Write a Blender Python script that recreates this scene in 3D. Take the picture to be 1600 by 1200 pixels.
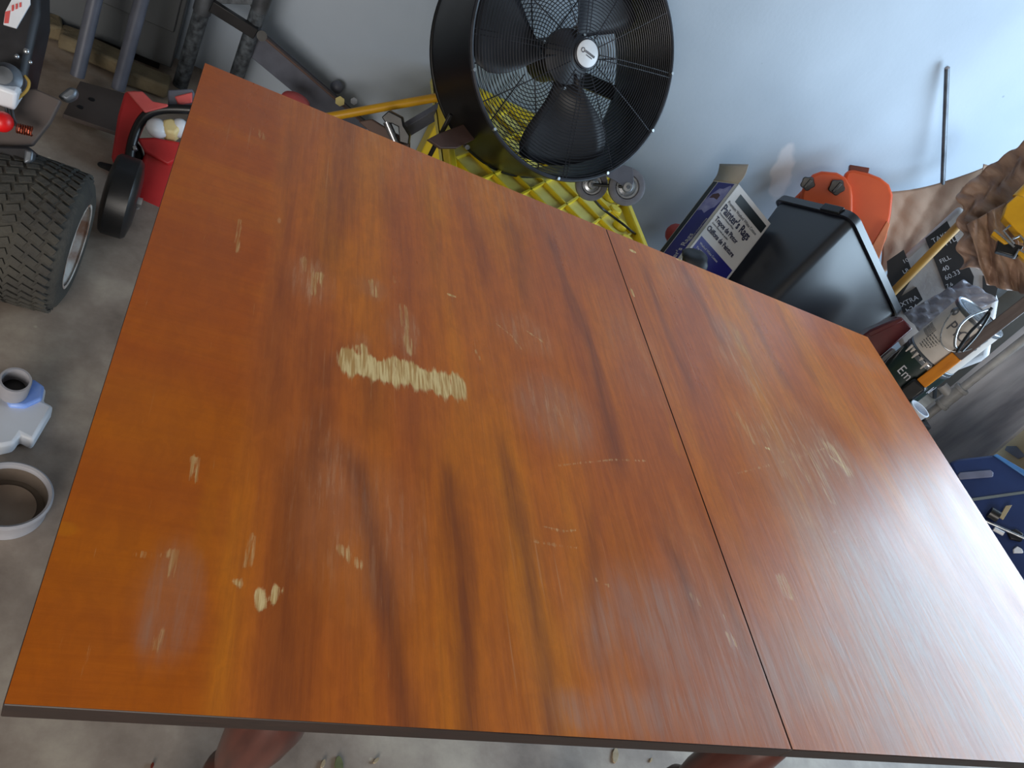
import bpy, bmesh, math, random
import numpy as np
from mathutils import Vector, Matrix
random.seed(7)
sc = bpy.context.scene
COL = sc.collection
for o in list(bpy.data.objects): bpy.data.objects.remove(o)

# ------------------------------------------------------------------ camera
FPX = 1197.85
AX = Vector((0.86553, 0.24808, 0.43509))      # world X seen in camera axes (right, down, forward)
AY = Vector((-0.12920, -0.72835, 0.67288))
AZ = Vector((0.48374, -0.63848, -0.59862))
CAMP = Vector((0, 0, 1.35))
cam = bpy.data.objects.new('camera', bpy.data.cameras.new('camera'))
COL.objects.link(cam); sc.camera = cam
cam.data.sensor_width = 36; cam.data.lens = FPX/1600*36; cam.data.clip_start = .02
rt = Vector((AX.x, AY.x, AZ.x)); up = -Vector((AX.y, AY.y, AZ.y)); bk = -Vector((AX.z, AY.z, AZ.z))
cam.matrix_world = Matrix((( rt.x, up.x, bk.x, CAMP.x), (rt.y, up.y, bk.y, CAMP.y), (rt.z, up.z, bk.z, CAMP.z), (0, 0, 0, 1)))

def ray(x, y):
    c = Vector((x-800, y-600, FPX))/FPX
    return Vector((AX.dot(c), AY.dot(c), AZ.dot(c)))
def px(u_, v_, **k):
    """world point seen at photo pixel x, y lying on the plane x=/y=/z= (metres), or at forward depth d="""
    r = ray(u_, v_)
    if 'd' in k: return CAMP + r*k['d']
    a = 'xyz'.index(list(k)[0]); v = list(k.values())[0]
    return CAMP + r*((v-CAMP[a])/r[a])
def pxn(x, y, p0, n):
    r = ray(x, y); n = Vector(n)
    return CAMP + r*((Vector(p0)-CAMP).dot(n)/r.dot(n))

# ------------------------------------------------------------------ world, lights, exposure
sc.view_settings.view_transform = 'Standard'; sc.view_settings.look = 'None'
sc.view_settings.gamma = 1; sc.view_settings.use_curve_mapping = False
sc.view_settings.exposure = 0.0
w = bpy.data.worlds.new('world'); sc.world = w; w.use_nodes = True
bgn = w.node_tree.nodes['Background']; bgn.inputs[0].default_value = (.55, .72, 1, 1); bgn.inputs[1].default_value = 1.0
def area(name, loc, rot, sx, sy, power, color):
    l = bpy.data.lights.new(name, 'AREA'); l.shape = 'RECTANGLE'; l.size = sx; l.size_y = sy
    l.energy = power; l.color = color
    o = bpy.data.objects.new(name, l); COL.objects.link(o); o.location = loc; o.rotation_euler = rot
    return o
XR, YB, YF, XL, ZC = 3.7, 2.6, -3.2, -2.4, 2.7
# daylight through the big side window (right) and through the open garage door behind the camera
area('window_daylight', (XR-.03, .95, 1.485), (0, math.radians(90), 0), 1.83, 2.1, 124, (.60, .80, .98))
area('garage_door_daylight', (-1.1, YF+.03, 1.15), (math.radians(90), 0, 0), 2.1, 2.1, 160, (1.0, .92, .82))

# ------------------------------------------------------------------ materials
def new_mat(name):
    m = bpy.data.materials.new(name); m.use_nodes = True
    return m, m.node_tree, m.node_tree.nodes['Principled BSDF']
def lin(c):
    return tuple(((v/255)/12.92 if v/255 <= .04045 else ((v/255+.055)/1.055)**2.4) for v in c)+(1,)
def N(t, kind, **k):
    n = t.nodes.new(kind)
    for a, b in k.items():
        if a.startswith('i_'): n.inputs[a[2:]].default_value = b
        else: setattr(n, a, b)
    return n
def mat(name, c1, rough=.5, metal=0, c2=None, scale=12, amt=.5, bump=.0, spec=.5, bscale=None, detail=6, stretch=None, alpha=1, trans=0):
    """procedural: two colours (0-255 sRGB) blended by noise, roughness breakup and bump"""
    m, t, p = new_mat(name); L = t.links
    tc = N(t, 'ShaderNodeTexCoord'); src = tc.outputs['Object']
    if stretch:
        mp = N(t, 'ShaderNodeMapping'); mp.inputs['Scale'].default_value = stretch; L.new(src, mp.inputs[0]); src = mp.outputs[0]
    no = N(t, 'ShaderNodeTexNoise'); no.inputs['Scale'].default_value = scale; no.inputs['Detail'].default_value = detail
    L.new(src, no.inputs['Vector'])
    c2 = c2 or tuple(v*.78 for v in c1)
    rp = N(t, 'ShaderNodeValToRGB'); rp.color_ramp.elements[0].position = .5-.25*(1.01-amt)-.08; rp.color_ramp.elements[1].position = .5+.25*(1.01-amt)+.08
    rp.color_ramp.elements[0].color = lin(c2); rp.color_ramp.elements[1].color = lin(c1)
    L.new(no.outputs['Fac'], rp.inputs[0]); L.new(rp.outputs[0], p.inputs['Base Color'])
    p.inputs['Metallic'].default_value = metal; p.inputs['Specular IOR Level'].default_value = spec
    mr = N(t, 'ShaderNodeMapRange'); mr.inputs['To Min'].default_value = max(.03, rough-.08); mr.inputs['To Max'].default_value = min(1, rough+.08)
    L.new(no.outputs['Fac'], mr.inputs[0]); L.new(mr.outputs[0], p.inputs['Roughness'])
    if bump:
        n2 = N(t, 'ShaderNodeTexNoise'); n2.inputs['Scale'].default_value = bscale or scale*5; n2.inputs['Detail'].default_value = 4
        L.new(src, n2.inputs['Vector'])
        b = N(t, 'ShaderNodeBump'); b.inputs['Strength'].default_value = bump; b.inputs['Distance'].default_value = .01
        L.new(n2.outputs['Fac'], b.inputs['Height']); L.new(b.outputs[0], p.inputs['Normal'])
    if alpha < 1: p.inputs['Alpha'].default_value = alpha
    if trans: p.inputs['Transmission Weight'].default_value = trans
    return m

def table_wood():
    m, t, p = new_mat('worn_veneer'); L = t.links
    tc = N(t, 'ShaderNodeTexCoord'); sep = N(t, 'ShaderNodeSeparateXYZ'); L.new(tc.outputs['Object'], sep.inputs[0])
    at = N(t, 'ShaderNodeAttribute', attribute_name='marks'); sa = N(t, 'ShaderNodeSeparateColor'); L.new(at.outputs['Color'], sa.inputs[0])
    at2 = N(t, 'ShaderNodeAttribute', attribute_name='tints'); sb = N(t, 'ShaderNodeSeparateColor'); L.new(at2.outputs['Color'], sb.inputs[0])
    wear, haze_glare, dark = sa.outputs; amber, cross, tan = sb.outputs
    def noise(vec, scale, detail=5, dist=0, rough=.5):
        n = N(t, 'ShaderNodeTexNoise'); n.inputs['Scale'].default_value = scale; n.inputs['Detail'].default_value = detail
        n.inputs['Distortion'].default_value = dist; n.inputs['Roughness'].default_value = rough; L.new(vec, n.inputs['Vector']); return n.outputs['Fac']
    def mapping(s, src=None):
        mp = N(t, 'ShaderNodeMapping'); mp.inputs['Scale'].default_value = s; L.new(src or tc.outputs['Object'], mp.inputs[0]); return mp.outputs[0]
    def mixf(f, a, b):
        n = N(t, 'ShaderNodeMix', data_type='FLOAT'); L.new(f, n.inputs[0])
        for s, v in ((2, a), (3, b)):
            if isinstance(v, (int, float)): n.inputs[s].default_value = v
            else: L.new(v, n.inputs[s])
        return n.outputs[0]
    def mixc(f, a, b, mode='MIX'):
        n = N(t, 'ShaderNodeMix', data_type='RGBA', blend_type=mode)
        if isinstance(f, (int, float)): n.inputs[0].default_value = f
        else: L.new(f, n.inputs[0])
        for s, v in ((6, a), (7, b)):
            if isinstance(v, tuple): n.inputs[s].default_value = v
            else: L.new(v, n.inputs[s])
        return n.outputs[2]
    def mrange(v, a, b, c=0, d=1, sm=True):
        n = N(t, 'ShaderNodeMapRange'); n.interpolation_type = 'SMOOTHSTEP' if sm else 'LINEAR'
        n.inputs[1].default_value = a; n.inputs[2].default_value = b; n.inputs[3].default_value = c; n.inputs[4].default_value = d
        L.new(v, n.inputs[0]); return n.outputs[0]
    def math_(op, a, b):
        n = N(t, 'ShaderNodeMath', operation=op, use_clamp=True)
        for s, v in ((0, a), (1, b)):
            if isinstance(v, (int, float)): n.inputs[s].default_value = v
            else: L.new(v, n.inputs[s])
        return n.outputs[0]
    broadY = noise(mapping((7, 1.1, 1)), 1.0, 4, .9)
    broadX = noise(mapping((1.2, 12, 1)), 1.0, 4, .6)
    broad = mixf(cross, broadY, broadX)
    fineY = noise(mapping((150, 9, 1)), 1.0, 6, .2, .65)
    fineX = noise(mapping((9, 150, 1)), 1.0, 6, .2, .65)
    fine = mixf(cross, fineY, fineX)
    pores = noise(mapping((420, 30, 1)), 1.0, 3)
    rp = N(t, 'ShaderNodeValToRGB'); e = rp.color_ramp.elements
    e[0].position = .25; e[0].color = lin((178, 92, 34)); e[1].position = .75; e[1].color = lin((236, 142, 22))
    x = e.new(.42); x.color = lin((204, 106, 34)); x = e.new(.56); x.color = lin((220, 120, 26))
    L.new(broad, rp.inputs[0])
    col = mixc(mrange(fine, .32, .62, .26, 0), rp.outputs[0], lin((134, 56, 26)))
    col = mixc(math_('MULTIPLY', cross, .62), col, lin((188, 86, 0)))
    # the middle of the top is redder, the left end yellower
    col = mixc(math_('MULTIPLY', amber, 1.0), col, lin((214, 122, 12)), 'MIX')
    col = mixc(math_('MULTIPLY', tan, .75), col, lin((192, 126, 84)))
    cloud = noise(mapping((5, 4, 1)), 1.0, 6, .8, .6)
    col = mixc(mrange(cloud, .35, .7, 0, .16), col, lin((150, 84, 46)))
    mott = noise(mapping((60, 30, 1)), 1.0, 5, .5, .7)
    col = mixc(mrange(mott, .35, .65, .16, 0), col, lin((120, 54, 20)))
    dk = math_('MULTIPLY', dark, mrange(fine, .2, .8, 1.0, .65))
    col = mixc(dk, col, lin((108, 54, 32)))
    # haze: dull whitish film plus painted window glare at lower right, along the grain
    hz = math_('MULTIPLY', haze_glare, mrange(noise(mapping((95, 7, 1)), 1, 6, .3, .7), .36, .64, .35, 1))
    hz = math_('MULTIPLY', hz, mrange(noise(mapping((16, 9, 1)), 1, 4, .8), .3, .6, .55, 1.1))
    col = mixc(hz, col, mixc(cross, lin((184, 156, 144)), lin((176, 136, 112))))
    # finish worn through to pale wood, ragged along the grain
    rag = noise(mapping((250, 15, 1)), 1.0, 5, .1, .65)
    wv = N(t, 'ShaderNodeMath', operation='ADD'); L.new(wear, wv.inputs[0])
    r2 = N(t, 'ShaderNodeMath', operation='MULTIPLY_ADD'); L.new(rag, r2.inputs[0]); r2.inputs[1].default_value = 2.4; r2.inputs[2].default_value = -1.2
    L.new(r2.outputs[0], wv.inputs[1])
    wm = mrange(wv.outputs[0], .40, .72, 0, 1)
    wcol = mixc(mrange(pores, .35, .65), lin((204, 156, 92)), lin((246, 216, 154)))
    wm = math_('MULTIPLY', wm, mrange(wear, .45, .85, .35, 1))
    col = mixc(wm, col, wcol)
    # random tiny chips and fine scratches
    chip = N(t, 'ShaderNodeTexVoronoi'); chip.inputs['Scale'].default_value = 1.0; L.new(mapping((34, 13, 1)), chip.inputs['Vector'])
    sepc = N(t, 'ShaderNodeSeparateColor'); L.new(chip.outputs['Color'], sepc.inputs[0])
    cm = math_('MULTIPLY', mrange(chip.outputs['Distance'], .05, .11, 1, 0), mrange(sepc.outputs[0], .90, .94))
    col = mixc(math_('MULTIPLY', cm, .4), col, lin((220, 176, 124)))
    sc_ = noise(mapping((260, 5, 1)), 1.0, 2, .0)
    patch = noise(mapping((5, 4, 1)), 1.0, 3)
    sm_ = math_('MULTIPLY', mrange(sc_, .66, .74), mrange(patch, .45, .7))
    col = mixc(math_('MULTIPLY', sm_, .35), col, lin((214, 160, 112)))
    rub = math_('MULTIPLY', tan, mrange(noise(mapping((140, 12, 1)), 1.0, 5, .2, .7), .50, .66))
    col = mixc(math_('MULTIPLY', rub, .75), col, lin((222, 182, 142)))
    L.new(col, p.inputs['Base Color'])
    ro = mixf(wm, mrange(noise(mapping((14, 4, 1)), 1, 5), .3, .7, .26, .40, False), .7)
    ro = mixf(haze_glare, ro, .36)
    L.new(ro, p.inputs['Roughness']); p.inputs['Specular IOR Level'].default_value = .39
    b = N(t, 'ShaderNodeBump'); b.inputs['Strength'].default_value = .12; b.inputs['Distance'].default_value = .002
    hgt = N(t, 'ShaderNodeMath', operation='SUBTRACT'); L.new(fine, hgt.inputs[0]); L.new(wm, hgt.inputs[1])
    L.new(hgt.outputs[0], b.inputs['Height']); L.new(b.outputs[0], p.inputs['Normal'])
    return m

def wall_paint():
    m, t, p = new_mat('wall_paint'); L = t.links
    tc = N(t, 'ShaderNodeTexCoord')
    no = N(t, 'ShaderNodeTexNoise'); no.inputs['Scale'].default_value = 1.6; no.inputs['Detail'].default_value = 5; L.new(tc.outputs['Object'], no.inputs['Vector'])
    rp = N(t, 'ShaderNodeValToRGB'); rp.color_ramp.elements[0].color = lin((158, 170, 184)); rp.color_ramp.elements[1].color = lin((176, 188, 202))
    rp.color_ramp.elements[0].position = .3; rp.color_ramp.elements[1].position = .7; L.new(no.outputs['Fac'], rp.inputs[0])
    # small scuffs
    vo = N(t, 'ShaderNodeTexVoronoi'); vo.inputs['Scale'].default_value = 7; L.new(tc.outputs['Object'], vo.inputs['Vector'])
    s = N(t, 'ShaderNodeSeparateColor'); L.new(vo.outputs['Color'], s.inputs[0])
    a = N(t, 'ShaderNodeMapRange'); a.inputs[1].default_value = .025; a.inputs[2].default_value = .05; a.inputs[3].default_value = .6; a.inputs[4].default_value = 0; L.new(vo.outputs['Distance'], a.inputs[0])
    b = N(t, 'ShaderNodeMath', operation='GREATER_THAN'); b.inputs[1].default_value = .8; L.new(s.outputs[0], b.inputs[0])
    c = N(t, 'ShaderNodeMath', operation='MULTIPLY'); L.new(a.outputs[0], c.inputs[0]); L.new(b.outputs[0], c.inputs[1])
    mx = N(t, 'ShaderNodeMix', data_type='RGBA'); L.new(c.outputs[0], mx.inputs[0]); L.new(rp.outputs[0], mx.inputs[6]); mx.inputs[7].default_value = lin((110, 116, 124))
    # smear of unpainted filler
    g = px(1222, 268, y=YB)
    mp = N(t, 'ShaderNodeMapping'); mp.vector_type = 'TEXTURE'; mp.inputs['Location'].default_value = g; mp.inputs['Rotation'].default_value = (0, math.radians(-32), 0); mp.inputs['Scale'].default_value = (.055, 1, .17)
    L.new(tc.outputs['Object'], mp.inputs[0])
    ln = N(t, 'ShaderNodeVectorMath', operation='LENGTH'); L.new(mp.outputs[0], ln.inputs[0])
    nn = N(t, 'ShaderNodeTexNoise'); nn.inputs['Scale'].default_value = 14; L.new(tc.outputs['Object'], nn.inputs['Vector'])
    ad = N(t, 'ShaderNodeMath', operation='ADD'); L.new(ln.outputs['Value'], ad.inputs[0]); L.new(nn.outputs['Fac'], ad.inputs[1])
    r3 = N(t, 'ShaderNodeMapRange'); r3.inputs[1].default_value = 1.15; r3.inputs[2].default_value = 1.4; r3.inputs[3].default_value = .6; r3.inputs[4].default_value = 0; L.new(ad.outputs[0], r3.inputs[0])
    m2 = N(t, 'ShaderNodeMix', data_type='RGBA'); L.new(r3.outputs[0], m2.inputs[0]); L.new(mx.outputs[2], m2.inputs[6]); m2.inputs[7].default_value = lin((216, 212, 216))
    L.new(m2.outputs[2], p.inputs['Base Color']); p.inputs['Roughness'].default_value = .55
    bn = N(t, 'ShaderNodeTexNoise'); bn.inputs['Scale'].default_value = 60; L.new(tc.outputs['Object'], bn.inputs['Vector'])
    bu = N(t, 'ShaderNodeBump'); bu.inputs['Strength'].default_value = .12; bu.inputs['Distance'].default_value = .003; L.new(bn.outputs['Fac'], bu.inputs['Height']); L.new(bu.outputs[0], p.inputs['Normal'])
    return m

def concrete():
    m, t, p = new_mat('concrete_floor'); L = t.links
    tc = N(t, 'ShaderNodeTexCoord')
    n1 = N(t, 'ShaderNodeTexNoise'); n1.inputs['Scale'].default_value = 3.2; n1.inputs['Detail'].default_value = 8; n1.inputs['Roughness'].default_value = .65; L.new(tc.outputs['Object'], n1.inputs['Vector'])
    rp = N(t, 'ShaderNodeValToRGB'); e = rp.color_ramp.elements; e[0].position = .32; e[0].color = lin((112, 98, 88)); e[1].position = .7; e[1].color = lin((190, 178, 162))
    x = e.new(.5); x.color = lin((152, 138, 126)); L.new(n1.outputs['Fac'], rp.inputs[0])
    vo = N(t, 'ShaderNodeTexVoronoi'); vo.inputs['Scale'].default_value = 26; L.new(tc.outputs['Object'], vo.inputs['Vector'])
    s = N(t, 'ShaderNodeSeparateColor'); L.new(vo.outputs['Color'], s.inputs[0])
    a = N(t, 'ShaderNodeMapRange'); a.inputs[1].default_value = .06; a.inputs[2].default_value = .12; a.inputs[3].default_value = .7; a.inputs[4].default_value = 0; L.new(vo.outputs['Distance'], a.inputs[0])
    b = N(t, 'ShaderNodeMath', operation='GREATER_THAN'); b.inputs[1].default_value = .85; L.new(s.outputs[0], b.inputs[0])
    c = N(t, 'ShaderNodeMath', operation='MULTIPLY'); L.new(a.outputs[0], c.inputs[0]); L.new(b.outputs[0], c.inputs[1])
    mx = N(t, 'ShaderNodeMix', data_type='RGBA'); L.new(c.outputs[0], mx.inputs[0]); L.new(rp.outputs[0], mx.inputs[6]); mx.inputs[7].default_value = lin((186, 176, 158))
    L.new(mx.outputs[2], p.inputs['Base Color']); p.inputs['Roughness'].default_value = .6
    bu = N(t, 'ShaderNodeBump'); bu.inputs['Strength'].default_value = .25; bu.inputs['Distance'].default_value = .006; L.new(n1.outputs['Fac'], bu.inputs['Height']); L.new(bu.outputs[0], p.inputs['Normal'])
    return m

M = {}
M['wood'] = table_wood(); M['wall'] = wall_paint(); M['concrete'] = concrete()
M['ceiling'] = mat('ceiling_board', (150, 146, 138), .9)
M['sidewall'] = mat('side_wall_board', (140, 136, 128), .8, c2=(112, 106, 98), scale=3)
M['edge'] = mat('dark_stained_edge', (36, 20, 15), .5, c2=(24, 13, 10), scale=30, stretch=(1, 6, 6))
M['legwood'] = mat('red_stained_leg', (84, 44, 36), .32, c2=(56, 28, 24), scale=9, stretch=(6, 6, 1))
M['black'] = mat('black_plastic', (22, 23, 27), .38, c2=(15, 16, 19), scale=20, bump=.04, bscale=300)
M['binblack'] = mat('smooth_black_bin', (28, 31, 40), .34, c2=(24, 26, 34), scale=4, spec=.9)
M['drum'] = mat('black_enamel', (20, 22, 26), .35, c2=(12, 13, 16), scale=8)
M['wire'] = mat('grille_wire', (58, 60, 68), .4, c2=(30, 31, 36), metal=.3)
M['blade'] = mat('fan_blade', (52, 52, 58), .45, c2=(28, 28, 32), scale=6)
M['steel'] = mat('zinc_steel', (200, 204, 210), .28, metal=.9, c2=(150, 154, 160), scale=40)
M['dullsteel'] = mat('dull_steel', (120, 126, 134), .45, metal=.7, c2=(84, 88, 94), scale=20)
M['greymetal'] = mat('grey_painted_metal', (98, 102, 116), .45, c2=(76, 80, 92), scale=14)
M['rubbergrey'] = mat('grey_wheel_rubber', (112, 112, 120), .6, c2=(88, 88, 96), scale=30)
M['white'] = mat('white_plastic', (216, 222, 232), .4, c2=(206, 208, 214), scale=9)
M['badge'] = mat('badge_white', (220, 222, 226), .35, c2=(206, 208, 212), scale=30)
M['ink'] = mat('dark_ink', (34, 38, 70), .6, c2=(26, 28, 56))
M['inkgrey'] = mat('grey_ink', (92, 94, 104), .6)
M['inkwhite'] = mat('white_ink', (214, 214, 222), .6)
M['yellow'] = mat('yellow_plastic', (252, 226, 60), .42, c2=(232, 204, 50), scale=10, amt=.3)
M['yellowdirty'] = mat('scuffed_yellow_plastic', (252, 242, 150), .55, c2=(230, 210, 92), scale=14, amt=.2)
M['yellowpaint'] = mat('yellow_pole_paint', (222, 168, 24), .4, c2=(190, 140, 22), scale=12)
M['orange'] = mat('orange_plastic', (232, 96, 44), .42, c2=(214, 82, 38), scale=6)
M['orangedark'] = mat('dark_orange_plastic', (120, 44, 26), .45)
M['cardboardwhite'] = mat('white_coated_board', (206, 204, 204), .6, c2=(192, 190, 192), scale=6)
M['cardboardinside'] = mat('grey_board_inside', (172, 166, 158), .8, c2=(156, 150, 144), scale=8)
M['blueprint'] = mat('blue_print', (34, 34, 128), .45, c2=(28, 28, 104), scale=6)
M['darkprint'] = mat('dark_green_print', (26, 34, 40), .5)
M['ragphoto'] = mat('pale_rag_print', (150, 150, 196), .5, c2=(104, 106, 170), scale=30, amt=.6)
M['maroonprint'] = mat('maroon_print', (78, 44, 48), .5)
M['kraft'] = mat('kraft_paper', (184, 154, 132), .85, c2=(160, 130, 110), scale=5, bump=.2, bscale=30)
M['tarp'] = mat('brown_tarp', (168, 138, 120), .5, c2=(112, 86, 74), scale=9, bump=.3, bscale=22, stretch=(1, 1, 3))
M['bagwhite'] = mat('white_woven_bag', (186, 182, 180), .6, c2=(156, 150, 150), scale=9, bump=.2, bscale=40)
M['bagblack'] = mat('black_bag_print', (30, 32, 38), .5, c2=(22, 24, 28), scale=9)
M['clearbag'] = mat('cloudy_plastic_film', (176, 178, 190), .25, c2=(140, 142, 156), scale=9, bump=.5, bscale=20, alpha=.72)
M['canwhite'] = mat('paint_can_label', (206, 200, 194), .5, c2=(188, 180, 174), scale=12)
M['cangreen'] = mat('dark_green_label', (28, 50, 48), .35, c2=(22, 38, 38), scale=9)
M['purple'] = mat('purple_print', (66, 50, 132), .5)
M['red'] = mat('faded_red_plastic', (196, 40, 44), .42, c2=(168, 28, 34), scale=9)
M['redpink'] = mat('sunfaded_red_plastic', (206, 96, 92), .5, c2=(190, 70, 70), scale=14)
M['brightred'] = mat('bright_red_rubber', (236, 20, 24), .4)
M['maroon'] = mat('maroon_plastic', (92, 18, 24), .25, c2=(66, 12, 18), scale=9)
M['cream'] = mat('cream_plastic', (226, 206, 150), .45, c2=(206, 186, 130), scale=14)
M['tyre'] = mat('dusty_tyre_rubber', (70, 68, 62), .85, c2=(48, 47, 46), scale=18, amt=.3, bump=.3)
M['rim'] = mat('scraped_white_rim', (216, 212, 206), .5, c2=(150, 112, 92), scale=22, amt=.8)
M['darkmetal'] = mat('greasy_dark_metal', (44, 44, 48), .5, metal=.4, c2=(26, 26, 30), scale=24)
M['brownplate'] = mat('dusty_brown_plate', (84, 74, 70), .7, c2=(66, 58, 56), scale=9)
M['speckle'] = mat('paint_speckled_black', (96, 104, 112), .5, c2=(20, 23, 30), scale=60, amt=.5, detail=8)
M['copper'] = mat('copper_spring', (150, 70, 50), .4, metal=.8)
M['amber'] = mat('amber_cable', (168, 138, 60), .5)
M['paver'] = mat('dusty_paver', (118, 106, 82), .9, c2=(84, 74, 58), scale=14, bump=.4)
M['cabinet'] = mat('grey_cabinet', (78, 82, 86), .5, c2=(70, 74, 78), scale=3)
M['board'] = mat('streaked_grey_board', (206, 206, 210), .5, c2=(92, 94, 104), scale=2.4, amt=.72, stretch=(3.2, 3.2, .55), detail=9)
M['tanboard'] = mat('tan_board', (176, 160, 128), .75, c2=(150, 134, 104), scale=5)
M['pvc'] = mat('dusty_pvc', (170, 168, 166), .5, c2=(120, 118, 116), scale=14, amt=.4)
M['goldwood'] = mat('orange_lacquer', (222, 140, 22), .3, c2=(190, 112, 20), scale=9, stretch=(6, 6, 1))
M['greywood'] = mat('weathered_grey_wood', (104, 92, 90), .7, c2=(72, 64, 64), scale=9, stretch=(6, 6, 1))
M['bluebin'] = mat('navy_plastic', (30, 52, 104), .4, c2=(22, 38, 82), scale=7)
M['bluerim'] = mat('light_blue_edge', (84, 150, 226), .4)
M['blueglow'] = mat('blue_tint', (96, 140, 232), .4, c2=(150, 178, 236), scale=20)
M['grey'] = mat('light_grey_plastic', (164, 164, 170), .5, c2=(140, 140, 148), scale=12)
M['leaf'] = mat('dry_green_leaf', (112, 116, 74), .8, c2=(86, 88, 58), scale=60)
M['chip'] = mat('wood_chip', (176, 160, 134), .8, c2=(150, 130, 100), scale=60)
M['grimeshade'] = mat('inner_grime_shade', (104, 92, 82), .8)
M['dirt'] = mat('brown_grime', (176, 160, 146), .9, c2=(136, 120, 108), scale=9)
M['glass'] = mat('window_frame_paint', (220, 220, 218), .5)

# ------------------------------------------------------------------ geometry helpers
class MB:
    def __init__(s): s.b = bmesh.new()
    def add(s, verts, faces):
        v = [s.b.verts.new(p) for p in verts]
        for f in faces:
            try: s.b.faces.new([v[i] for i in f])
            except ValueError: pass
        return s
    def box(s, c, d, mx=None):
        c = Vector(c); mx = mx or Matrix.Identity(3); h = [x/2 for x in d]
        P = [c+mx@Vector((a*h[0], b*h[1], e*h[2])) for a in (-1, 1) for b in (-1, 1) for e in (-1, 1)]
        return s.add(P, [(0, 1, 3, 2), (4, 6, 7, 5), (0, 4, 5, 1), (2, 3, 7, 6), (0, 2, 6, 4), (1, 5, 7, 3)])
    def hexa(s, bot, top):
        n = len(bot)
        f = [tuple(range(n))[::-1], tuple(range(n, 2*n))]+[(i, (i+1) % n, n+(i+1) % n, n+i) for i in range(n)]
        return s.add([Vector(p) for p in bot]+[Vector(p) for p in top], f)
    def prism(s, pts, vec):
        pts = [Vector(p) for p in pts]; return s.hexa(pts, [p+Vector(vec) for p in pts])
    def rings(s, rings, closed_ends=True, loop=False):
        n = len(rings[0]); V = [p for r in rings for p in r]; F = []
        m = len(rings)
        for k in range(m if loop else m-1):
            k2 = (k+1) % m
            for i in range(n): F.append((k*n+i, k*n+(i+1) % n, k2*n+(i+1) % n, k2*n+i))
        if closed_ends and not loop: F += [tuple(range(n))[::-1], tuple((m-1)*n+i for i in range(n))]
        return s.add(V, F)
    def lathe(s, c, ax, prof, n=32, caps=True):
        """prof: (distance along ax, radius)"""
        ax = Vector(ax).normalized(); u = ax.orthogonal().normalized(); v = ax.cross(u); c = Vector(c)
        R = [[c+ax*h+(u*math.cos(2*math.pi*i/n)+v*math.sin(2*math.pi*i/n))*r for i in range(n)] for h, r in prof]
        return s.rings(R, caps)
    def cyl(s, a, b, r, r2=None, n=16):
        a = Vector(a); b = Vector(b); return s.lathe(a, b-a, [(0, r), ((b-a).length, r if r2 is None else r2)], n)
    def torus(s, c, ax, R, r, n=64, k=6):
        ax = Vector(ax).normalized(); u = ax.orthogonal().normalized(); v = ax.cross(u); c = Vector(c); rg = []
        for i in range(n):
            a = 2*math.pi*i/n; d = u*math.cos(a)+v*math.sin(a)
            rg.append([c+d*(R+r*math.cos(2*math.pi*j/k))+ax*(r*math.sin(2*math.pi*j/k)) for j in range(k)])
        return s.rings(rg, loop=True)
    def tube(s, pts, r, n=8):
        pts = [Vector(p) for p in pts]; rg = []; pu = None
        for i, p in enumerate(pts):
            d = (pts[min(i+1, len(pts)-1)]-pts[max(i-1, 0)]).normalized()
            u = d.orthogonal().normalized() if pu is None else (pu-d*pu.dot(d)).normalized()
            pu = u; v = d.cross(u); rr = r[i] if isinstance(r, (list, tuple)) else r
            rg.append([p+(u*math.cos(2*math.pi*j/n)+v*math.sin(2*math.pi*j/n))*rr for j in range(n)])
        return s.rings(rg)
    def ball(s, c, r, sc_=(1, 1, 1), n=16):
        return s.lathe(c, (0, 0, 1), [(-r*sc_[2]*math.cos(math.pi*i/8), max(1e-4, r*sc_[0]*math.sin(math.pi*i/8))) for i in range(9)], n)
    def build(s, name, m, parent=None, bevel=0, smooth=True, seg=2, subsurf=0):
        b = s.b; bmesh.ops.recalc_face_normals(b, faces=b.faces)
        org = wloc(parent) if parent else Vector((0, 0, 0))
        for v in b.verts: v.co -= org
        me = bpy.data.meshes.new(name); b.to_mesh(me); b.free()
        if m: me.materials.append(m if not isinstance(m, str) else M[m])
        o = bpy.data.objects.new(name, me); COL.objects.link(o)
        if parent: o.parent = parent
        if bevel:
            md = o.modifiers.new('b', 'BEVEL'); md.width = bevel; md.segments = seg; md.limit_method = 'ANGLE'; md.angle_limit = math.radians(35)
        if subsurf:
            md = o.modifiers.new('s', 'SUBSURF'); md.levels = subsurf; md.render_levels = subsurf
        if smooth:
            for f in me.polygons: f.use_smooth = True
            if not subsurf:
                try: me.set_sharp_from_angle(angle=math.radians(38))
                except Exception: pass
        return o
def wloc(o):
    v = Vector((0, 0, 0))
    while o: v = v+o.location; o = o.parent
    return v
def tag(o, label=None, cat=None, group=None, kind=None):
    if label: o['label'] = label
    if cat: o['category'] = cat
    if group: o['group'] = group
    if kind: o['kind'] = kind
    return o
def thing(name, loc, label, cat, group=None):
    o = bpy.data.objects.new(name, None); COL.objects.link(o); o.location = loc; o.empty_display_size = .05
    return tag(o, label, cat, group)
def solo(o, label, cat, group=None, base=None):
    """top-level single mesh: put its origin at its base"""
    me = o.data; n = len(me.vertices); a = np.empty(n*3); me.vertices.foreach_get('co', a); a = a.reshape(-1, 3)
    b = Vector(((a[:, 0].min()+a[:, 0].max())/2, (a[:, 1].min()+a[:, 1].max())/2, a[:, 2].min()))
    me.transform(Matrix.Translation(-b)); o.location = b
    return tag(o, label, cat, group)
def frame(u, v):
    u = Vector(u).normalized(); v = Vector(v); v = (v-u*v.dot(u)).normalized(); return u, v, u.cross(v)
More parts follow.
